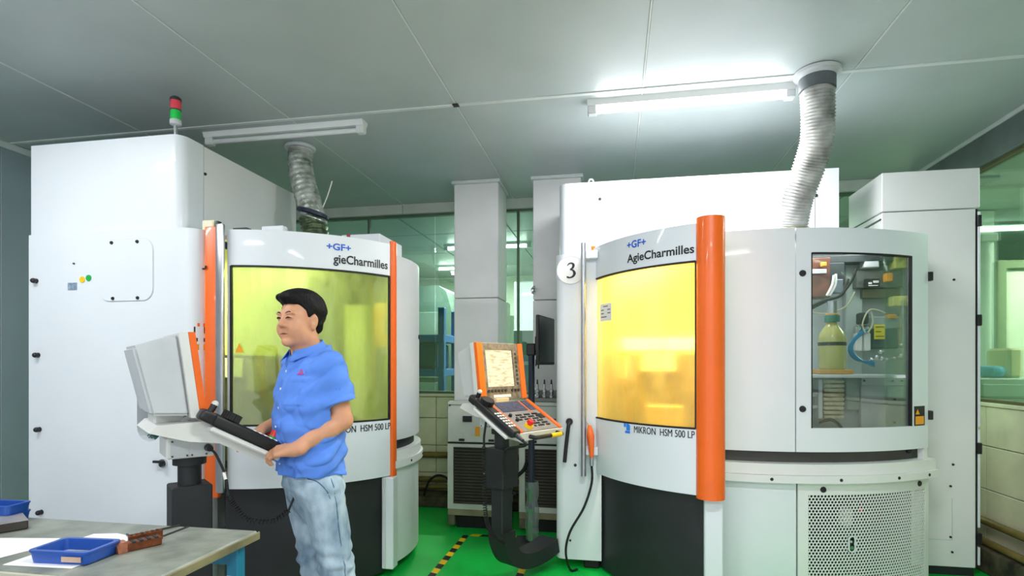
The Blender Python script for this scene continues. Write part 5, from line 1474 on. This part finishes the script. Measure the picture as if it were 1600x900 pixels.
PERSON = empty('person', (-1.42, 2.434, 0), R_(238), 'man in a blue short sleeved shirt and jeans working at the console', 'person', local=True)
HX = .05
TORSO = [(.84, .168, .125, -.015, 0), (.95, .175, .132, 0, 0), (1.05, .18, .14, .008, 0), (1.15, .184, .142, .01, 0), (1.25, .19, .136, .004, 0), (1.35, .19, .122, -.004, 0), (1.42, .168, .10, -.01, 0), (1.465, .115, .08, -.012, 0), (1.505, .07, .066, -.005, 0)]
SH_L, EL_L, WR_L = (-.012, .158, 1.415), (-.062, .182, 1.158), (.148, .138, 1.042)
SH_R, EL_R, WR_R = (-.012, -.158, 1.415), (-.07, -.245, 1.175), (.125, -.19, 1.108)


def hand(f, w, d, n, left, curl, spread=.0):
    w = np.array(w); d = np.array(d, float); d /= np.linalg.norm(d); n = np.array(n, float); n -= d * (n @ d); n /= np.linalg.norm(n)
    l = np.cross(n, d) * (1 if left else -1)          # towards the little finger
    kn = []
    for i, (off, ln) in enumerate(((-.028, .082), (-.009, .086), (.010, .081), (.027, .073))):
        a = w + l * off * .55 + d * .008; b = w + d * ln + l * off
        f.cone(a, b, .0155, .0125, .012); kn.append(b)
    f.cone(w - d * .03, w + d * .02, .027, .024, .02)
    for i, (b, L3, r) in enumerate(zip(kn, ((.040, .025, .02), (.044, .028, .021), (.041, .026, .02), (.032, .02, .018)), (.0095, .0098, .0092, .0082))):
        p = b; ang = curl[0]
        for j, L_ in enumerate(L3):
            dd = d * math.cos(ang) - n * math.sin(ang) + l * (i - 1.5) * spread
            q = p + dd * L_
            f.cone(p, q, r * (1 - .08 * j), r * (1 - .08 * (j + 1)), .004)
            p = q; ang += curl[1]
    # thumb leaves the side of the palm
    t0 = w + d * .022 - l * .022; t1 = t0 + d * .036 - l * .026 - n * .008; t2 = t1 + d * .03 - l * .004 - n * .006; t3 = t2 + d * .024 + l * .006 - n * .006
    f.cone(t0, t1, .0155, .0122, .012); f.cone(t1, t2, .0115, .0105, .005); f.cone(t2, t3, .0105, .0085, .005)


def build_person():
    f = Field((-.26, -.34, .04), (.36, .32, 1.775), .004)
    # trunk and legs (under the clothes, a little slimmer)
    f.loft(TORSO, .02, -.03)
    for s in (1, -1):
        f.cone((-.01, s * .075, .86), (-.075, s * .095, .47), .07, .055, .03); f.cone((-.075, s * .095, .47), (-.125, s * .10, .08), .056, .04, .02)
    # neck
    f.cone((.012, 0, 1.445), (HX - .012, 0, 1.56), .070, .066, .03)
    # head, turned a little to his left
    f.turn = (R_(15), HX - .015)
    f.ell((HX - .018, 0, 1.660), (.098, .080, .092), .02)
    f.ell((HX + .028, 0, 1.605), (.075, .069, .092), .03)
    f.ell((HX + .028, 0, 1.548), (.064, .068, .052), .02)
    f.ell((HX + .078, 0, 1.517), (.022, .026, .020), .018)
    for s in (1, -1):
        f.ell((HX + .055, s * .040, 1.578), (.040, .030, .036), .02)      # cheek
        f.ell((HX + .010, s * .052, 1.545), (.035, .018, .032), .02)      # jaw corner
        f.ell((HX + .088, s * .030, 1.647), (.014, .026, .009), .014)     # brow ridge
        f.ell((HX + .109, s * .031, 1.629), (.012, .017, .009), .010, True)   # socket
        f.ell((HX + .090, s * .032, 1.627), (.0125, .017, .0105), .004)   # closed-down lids
        f.ell((HX - .008, s * .079, 1.612), (.020, .010, .034), .006, tilt=.25)   # ear
        f.ell((HX - .001, s * .091, 1.617), (.011, .009, .019), .003, True, tilt=.25)
        f.ell((HX - .002, s * .079, 1.582), (.010, .008, .011), .006)
    f.cone((HX + .095, 0, 1.634), (HX + .114, 0, 1.596), .0075, .0125, .010)   # nose
    for s in (1, -1):
        f.ell((HX + .101, s * .0140, 1.591), (.012, .0100, .009), .005)
    f.ell((HX + .087, 0, 1.557), (.010, .033, .016), .012)                # mouth mound
    f.ell((HX + .110, 0, 1.5555), (.007, .027, .0018), .004, True)        # mouth line
    f.ell((HX + .105, 0, 1.536), (.008, .02, .005), .008, True)           # dip over the chin
    turn = f.turn; f.turn = None
    # arms and hands
    for S, E, Wp in ((SH_L, EL_L, WR_L), (SH_R, EL_R, WR_R)):
        f.cone(S, E, .056, .044, .03); m = np.array(E) * .7 + np.array(Wp) * .3
        f.cone(E, m, .043, .045, .02); f.cone(m, Wp, .045, .028, .02)
    hand(f, WR_L, (.66, -.74, -.10), (.2, .45, .87), True, (.45, .75))
    hand(f, WR_R, (.93, .10, -.28), (.35, 0, .93), False, (.25, .35))
    me = f.mesh()
    mesh_object('body', me, mt_skin, PERSON, True, 180)
    # eyes, brows, lips set on the finished face
    f.turn = turn
    HM = Matrix.Translation((turn[1], 0, 0)) @ Matrix.Rotation(turn[0], 4, 'Z') @ Matrix.Translation((-turn[1], 0, 0))
    def face(mb, name, m):
        o = mb.build(name, m, PERSON, True); o.data.transform(HM); return o
    mt_eye = mat('eye_dark', (24, 16, 14), .25); mt_ew = mat('eye_white', (214, 204, 196), .3)
    for s in (1, -1):
        pts = [(f.front(s * y, z) - .0006, s * y, z) for y, z in ((.014, 1.6240), (.024, 1.6270), (.035, 1.6275), (.047, 1.6250))]
        face(MB().tube(spline(pts, 5), [.0016 + .0028 * math.sin(math.pi * i / 15) for i in range(16)], 7), 'eye', mt_eye)
        face(MB().ball((f.front(s * .023, 1.625) - .0012, s * .0225, 1.6250), (.0022, .003, .0016), 8), 'eye_white', mt_ew)
        pts = [(f.front(s * y, z) - .0012, s * y, z) for y, z in ((.013, 1.646), (.025, 1.651), (.038, 1.652), (.051, 1.645))]
        face(MB().tube(spline(pts, 5), [.0020 + .0018 * math.sin(math.pi * min(1, i / 14)) for i in range(16)], 7), 'eyebrow', mt_hair)
        face(MB().ball((f.front(s * .008, 1.583) - .003, s * .0085, 1.5835), (.004, .0042, .0024), 8), 'nostril', mt_eye)
    ys_ = [-.027, -.017, -.006, .006, .017, .027]
    for nm, dz, r0, m_ in (('lip', .0032, .0034, mt_lip), ('lip', -.0042, .0044, mt_lip), ('mouth_line', 0, .0016, mt_eye)):
        pts = [(f.front(y, 1.5555 + dz) - (r0 * .55 if nm == 'lip' else -.0004), y, 1.5555 + dz * (1 - (abs(y) / .028) ** 2) - .0034 * (abs(y) / .028) ** 2) for y in ys_]
        face(MB().tube(spline(pts, 4), [r0 * (.25 + .75 * math.sin(math.pi * i / 20)) for i in range(21)], 7), nm, m_)

    # hair
    g = Field((-.13, -.125, 1.52), (.22, .125, 1.79), .0035)
    def hairfn(x, y, z):
        dx, dy, dz = (x - (HX - .022)) / .110, y / .0905, (z - 1.668) / .097
        q = (np.sqrt(dx ** 2 + dy ** 2 + dz ** 2) - 1) * .095
        q = q + .0026 * np.sin(95 * y + 60 * z + 30 * x) * np.sin(70 * x - 50 * z) + .0022 * np.sin(210 * y + 90 * x + 30 * z)
        u = x - HX
        ay = np.abs(y)
        line = np.interp(np.linspace(-.2, .2, 401), [-.2, -.10, -.045, -.025, -.012, .012, .022, .032, .06, .2], [1.545, 1.545, 1.560, 1.60, 1.652, 1.640, 1.605, 1.66, 1.695, 1.70]).astype(np.float32)
        hl = line[np.clip(((u + .2) / .001).astype(int), 0, 400)]
        return np.maximum(q, hl - z + 0 * ay)
    g.turn = turn
    g.op(hairfn, (-.12, -.11, 1.53), (.2, .11, 1.78), .004)
    def nape(x, y, z):
        dx, dy, dz = (x - (HX - .047)) / .060, y / .074, (z - 1.605) / .062
        return np.maximum(np.maximum((np.sqrt(dx ** 2 + dy ** 2 + dz ** 2) - 1) * .06 + .0012 * np.sin(150 * y + 90 * z), 1.552 - z), x - (HX - .034))
    g.op(nape, (-.12, -.09, 1.54), (.06, .09, 1.68), .006)
    # swept-up fringe
    def fr(x, y, z):
        dx, dy, dz = (x - (HX + .063)) / .036, (y + .012) / .066, (z - (1.716 + .25 * (x - HX - .06) * .6 - .1 * (y + .01))) / .025
        return (np.sqrt(dx ** 2 + dy ** 2 + dz ** 2) - 1) * .026 + .002 * np.sin(140 * y + 50 * x)
    g.op(fr, (.05, -.09, 1.67), (.2, .08, 1.76), .018)
    g.ell((HX + .008, 0, 1.733), (.082, .068, .036), .02)
    mesh_object('hair', g.mesh(), mt_hair, PERSON, True, 180)

    # shirt
    s_ = Field((-.24, -.35, .84), (.26, .33, 1.56), .0045)
    s_.loft(TORSO[:-1] + [(1.50, .075, .07, -.005, 0)], .012, .012)
    for S, E, k in ((SH_L, EL_L, .66), (SH_R, EL_R, .62)):
        S, E = np.array(S), np.array(E); H = S + (E - S) * k
        dr = (E - S) / np.linalg.norm(E - S)
        def sl(x, y, z, S=S, E=E, H=H, dr=dr):
            t = (x - S[0]) * dr[0] + (y - S[1]) * dr[1] + (z - S[2]) * dr[2]
            L_ = float((H - S) @ dr)
            tt = np.clip(t, 0, L_)
            d = np.sqrt((x - S[0] - tt * dr[0]) ** 2 + (y - S[1] - tt * dr[1]) ** 2 + (z - S[2] - tt * dr[2]) ** 2) - (.067 + .016 * tt / L_ + .003 * np.sin(40 * y + 55 * z) * tt / L_)
            return np.maximum(d, t - L_)
        s_.op(sl, np.minimum(S, H) - .1, np.maximum(S, H) + .1, .03)
        s_.cone(H - dr * .05, H + dr * .1, .058, .070, .004, True)
    # hem: hollow underneath so the jeans come out of it
    sl_, P = s_.region((-.3, -.4, .8), (.3, .4, 1.6)); x, y, z = P
    F = s_.F[sl_]
    wr = .0032 * np.sin(26 * z + 34 * y + 14 * x) * np.sin(17 * z - 21 * y + 6) + .0026 * np.sin(55 * y - 30 * z + 20 * x + 2) * np.sin(24 * z + 8 * x + 1) + .0018 * np.sin(75 * z + 40 * x + 22 * y)
    low = np.clip((1.2 - z) / .25, 0, 1)
    for kx, ky, kz, ph, am in ((9, 16, 13, .4, .0026), (-6, 19, -15, 1.7, .0022), (14, -9, 20, 2.6, .002), (5, 26, 6, .9, .0022)):
        wr = wr + am * (1 - np.abs(np.sin(kx * x + ky * y + kz * z + ph + .6 * np.sin(11 * z + 7 * y)))) ** 4
    F = F + wr * (1.5 + .9 * low) + .005 * low * np.sin(42 * y + 9 * z + 25 * x)
    F = F - .0035 * ((np.abs(y - .002) < .017) & (x > 0) & (z < 1.46))                       # button placket
    F = F - .003 * ((y > .05) & (y < .15) & (z > 1.235) & (z < 1.355) & (x > 0))             # breast pocket
    F = F - .002 * ((y > .048) & (y < .152) & (z > 1.335) & (z < 1.36) & (x > 0))
    hem = .905 + .02 * np.cos(7 * np.arctan2(y, x + .001)) * .25 - .008 * np.clip((-.02 - x) / .1, 0, 1)
    F = np.maximum(F, hem - z)
    s_.F[sl_] = F
    s_.loft([(.80, .150, .108, -.01, 0), (.95, .158, .116, 0, 0)], .004, -.004, True)
    # open neck with a V in front
    s_.cone((.012, 0, 1.44), (HX - .012, 0, 1.58), .069, .072, .004, True)
    s_.cone((.085, 0, 1.415), (.11, 0, 1.52), .006, .034, .006, True)
    shirt = mesh_object('shirt', s_.mesh(), mt_shirt, PERSON, True, 180)
    for z in (.965, 1.05, 1.135, 1.22, 1.305, 1.385):
        bxx = s_.front(.002, z)
        MB().cyl((bxx - .002, .002, z), (bxx + .0025, .002, z), .0055, n=10).build('button', W['label_white'], shirt)
    # small pink emblem over the pocket: a peaked mark of three strokes
    em = MB()
    for y0, z0, y1, z1, r in ((.112, 1.372, .099, 1.394, .0025), (.099, 1.394, .086, 1.372, .0025), (.106, 1.374, .092, 1.374, .0025), (.117, 1.372, .081, 1.372, .0018)):
        em.tube([(s_.front(y0, z0) + .001, y0, z0), (s_.front((y0 + y1) / 2, (z0 + z1) / 2) + .001, (y0 + y1) / 2, (z0 + z1) / 2), (s_.front(y1, z1) + .001, y1, z1)], r, 6)
    em.build('emblem', mat('pink_print', (214, 60, 130), .6), shirt)
    # collar: stand and turned-down leaves, open in front
    b = bmesh.new(); rows = []
    ths = [R_(a) for a in range(22, 339, 6)]
    for th in ths:
        fr_ = .5 + .5 * math.cos(th)                   # 1 in front, 0 behind
        cx = .012 + .012 * (1 - fr_); ztop = 1.530 - .058 * fr_; tip = max(0, (fr_ - .80) / .2)
        row = []
        for rad_, dz in ((.068, -.03), (.070, .0), (.074, .003), (.080, -.008), (.098 + .012 * tip, -.036 - .016 * tip)):
            row.append(b.verts.new((cx + (rad_ + .016 * fr_) * math.cos(th), rad_ * 1.03 * math.sin(th), ztop + dz)))
        rows.append(row)
    for p, q in zip(rows, rows[1:]):
        for k in range(4):
            b.faces.new((p[k], q[k], q[k + 1], p[k + 1]))
    me = bpy.data.meshes.new('collar'); b.to_mesh(me); b.free()
    co = mesh_object('collar', me, mt_shirt, shirt, True, 60)
    sm = co.modifiers.new('thick', 'SOLIDIFY'); sm.thickness = .003

    # jeans
    j = Field((-.27, -.24, .03), (.2, .24, 1.0), .005)
    j.loft([(.66, .11, .055, -.035, 0), (.76, .155, .098, -.022, 0), (.84, .168, .118, -.014, 0), (.89, .162, .116, -.008, 0), (.985, .146, .102, 0, 0)], .04, .004)
    for s in (1, -1):
        j.cone((-.015, s * .083, .84), (-.08, s * .098, .47), .098, .079, .02); j.cone((-.08, s * .098, .47), (-.128, s * .104, .05), .078, .074, .02)
    sl_, P = j.region((-.3, -.3, 0), (.3, .3, 1.1)); x, y, z = P
    kn_ = np.exp(-((z - .47) / .13) ** 2); ct_ = np.exp(-((z - .83) / .06) ** 2); an_ = np.exp(-((z - .12) / .08) ** 2)
    j.F[sl_] += (.0055 * kn_ + .004 * ct_ + .007 * an_) * np.sin(85 * z + 28 * y * np.sign(y) + 22 * x) * np.sin(30 * x + 14 * y + 3) + .0028 * np.sin(22 * z + 40 * y + 18 * x) + .002 * np.sin(120 * z - 50 * x) * kn_
    j.F[sl_] = np.maximum(j.F[sl_], .06 - z)
    jeans = mesh_object('jeans', j.mesh(), mt_jeans, PERSON, True, 180)
    # seams: side seam and slanted pocket edge on the near leg
    mt_st = mat('denim_seam', (78, 108, 132), .85)
    def side_y(xx, zz):
        i = int(round((xx - j.lo[0]) / j.h)); k = int(round((zz - j.lo[2]) / j.h)); c = np.nonzero(j.F[i, :, k] < 0)[0]
        return j.lo[1] + j.h * (c.max() + .3) if len(c) else .1
    MB().tube([(xx, side_y(xx, zz), zz) for xx, zz in [(-.012 - .115 * (1 - t), .10 + .80 * t) for t in np.linspace(0, 1, 40)]], .0028, 6).build('side_seam', mt_st, jeans, True)
    MB().tube([(xx, side_y(xx, zz), zz) for xx, zz in [(.075 - .08 * t ** .5, .90 - .10 * t) for t in np.linspace(0, 1, 14)]], .0028, 6).build('pocket_edge', mt_st, jeans, True)
    # shoes
    for s in (1, -1):
        k = Field((-.24, s * .105 - .07, -.002), (.12, s * .105 + .07, .13), .006)
        k.ell((-.12, s * .105, .045), (.075, .042, .055), .02).ell((-.02, s * .108, .035), (.095, .046, .042), .03)
        k.F = np.maximum(k.F, .003 - k.ax[2][None, None, :])
        mesh_object('shoe', k.mesh(), W['soft_black'], PERSON, True, 180)


build_person()
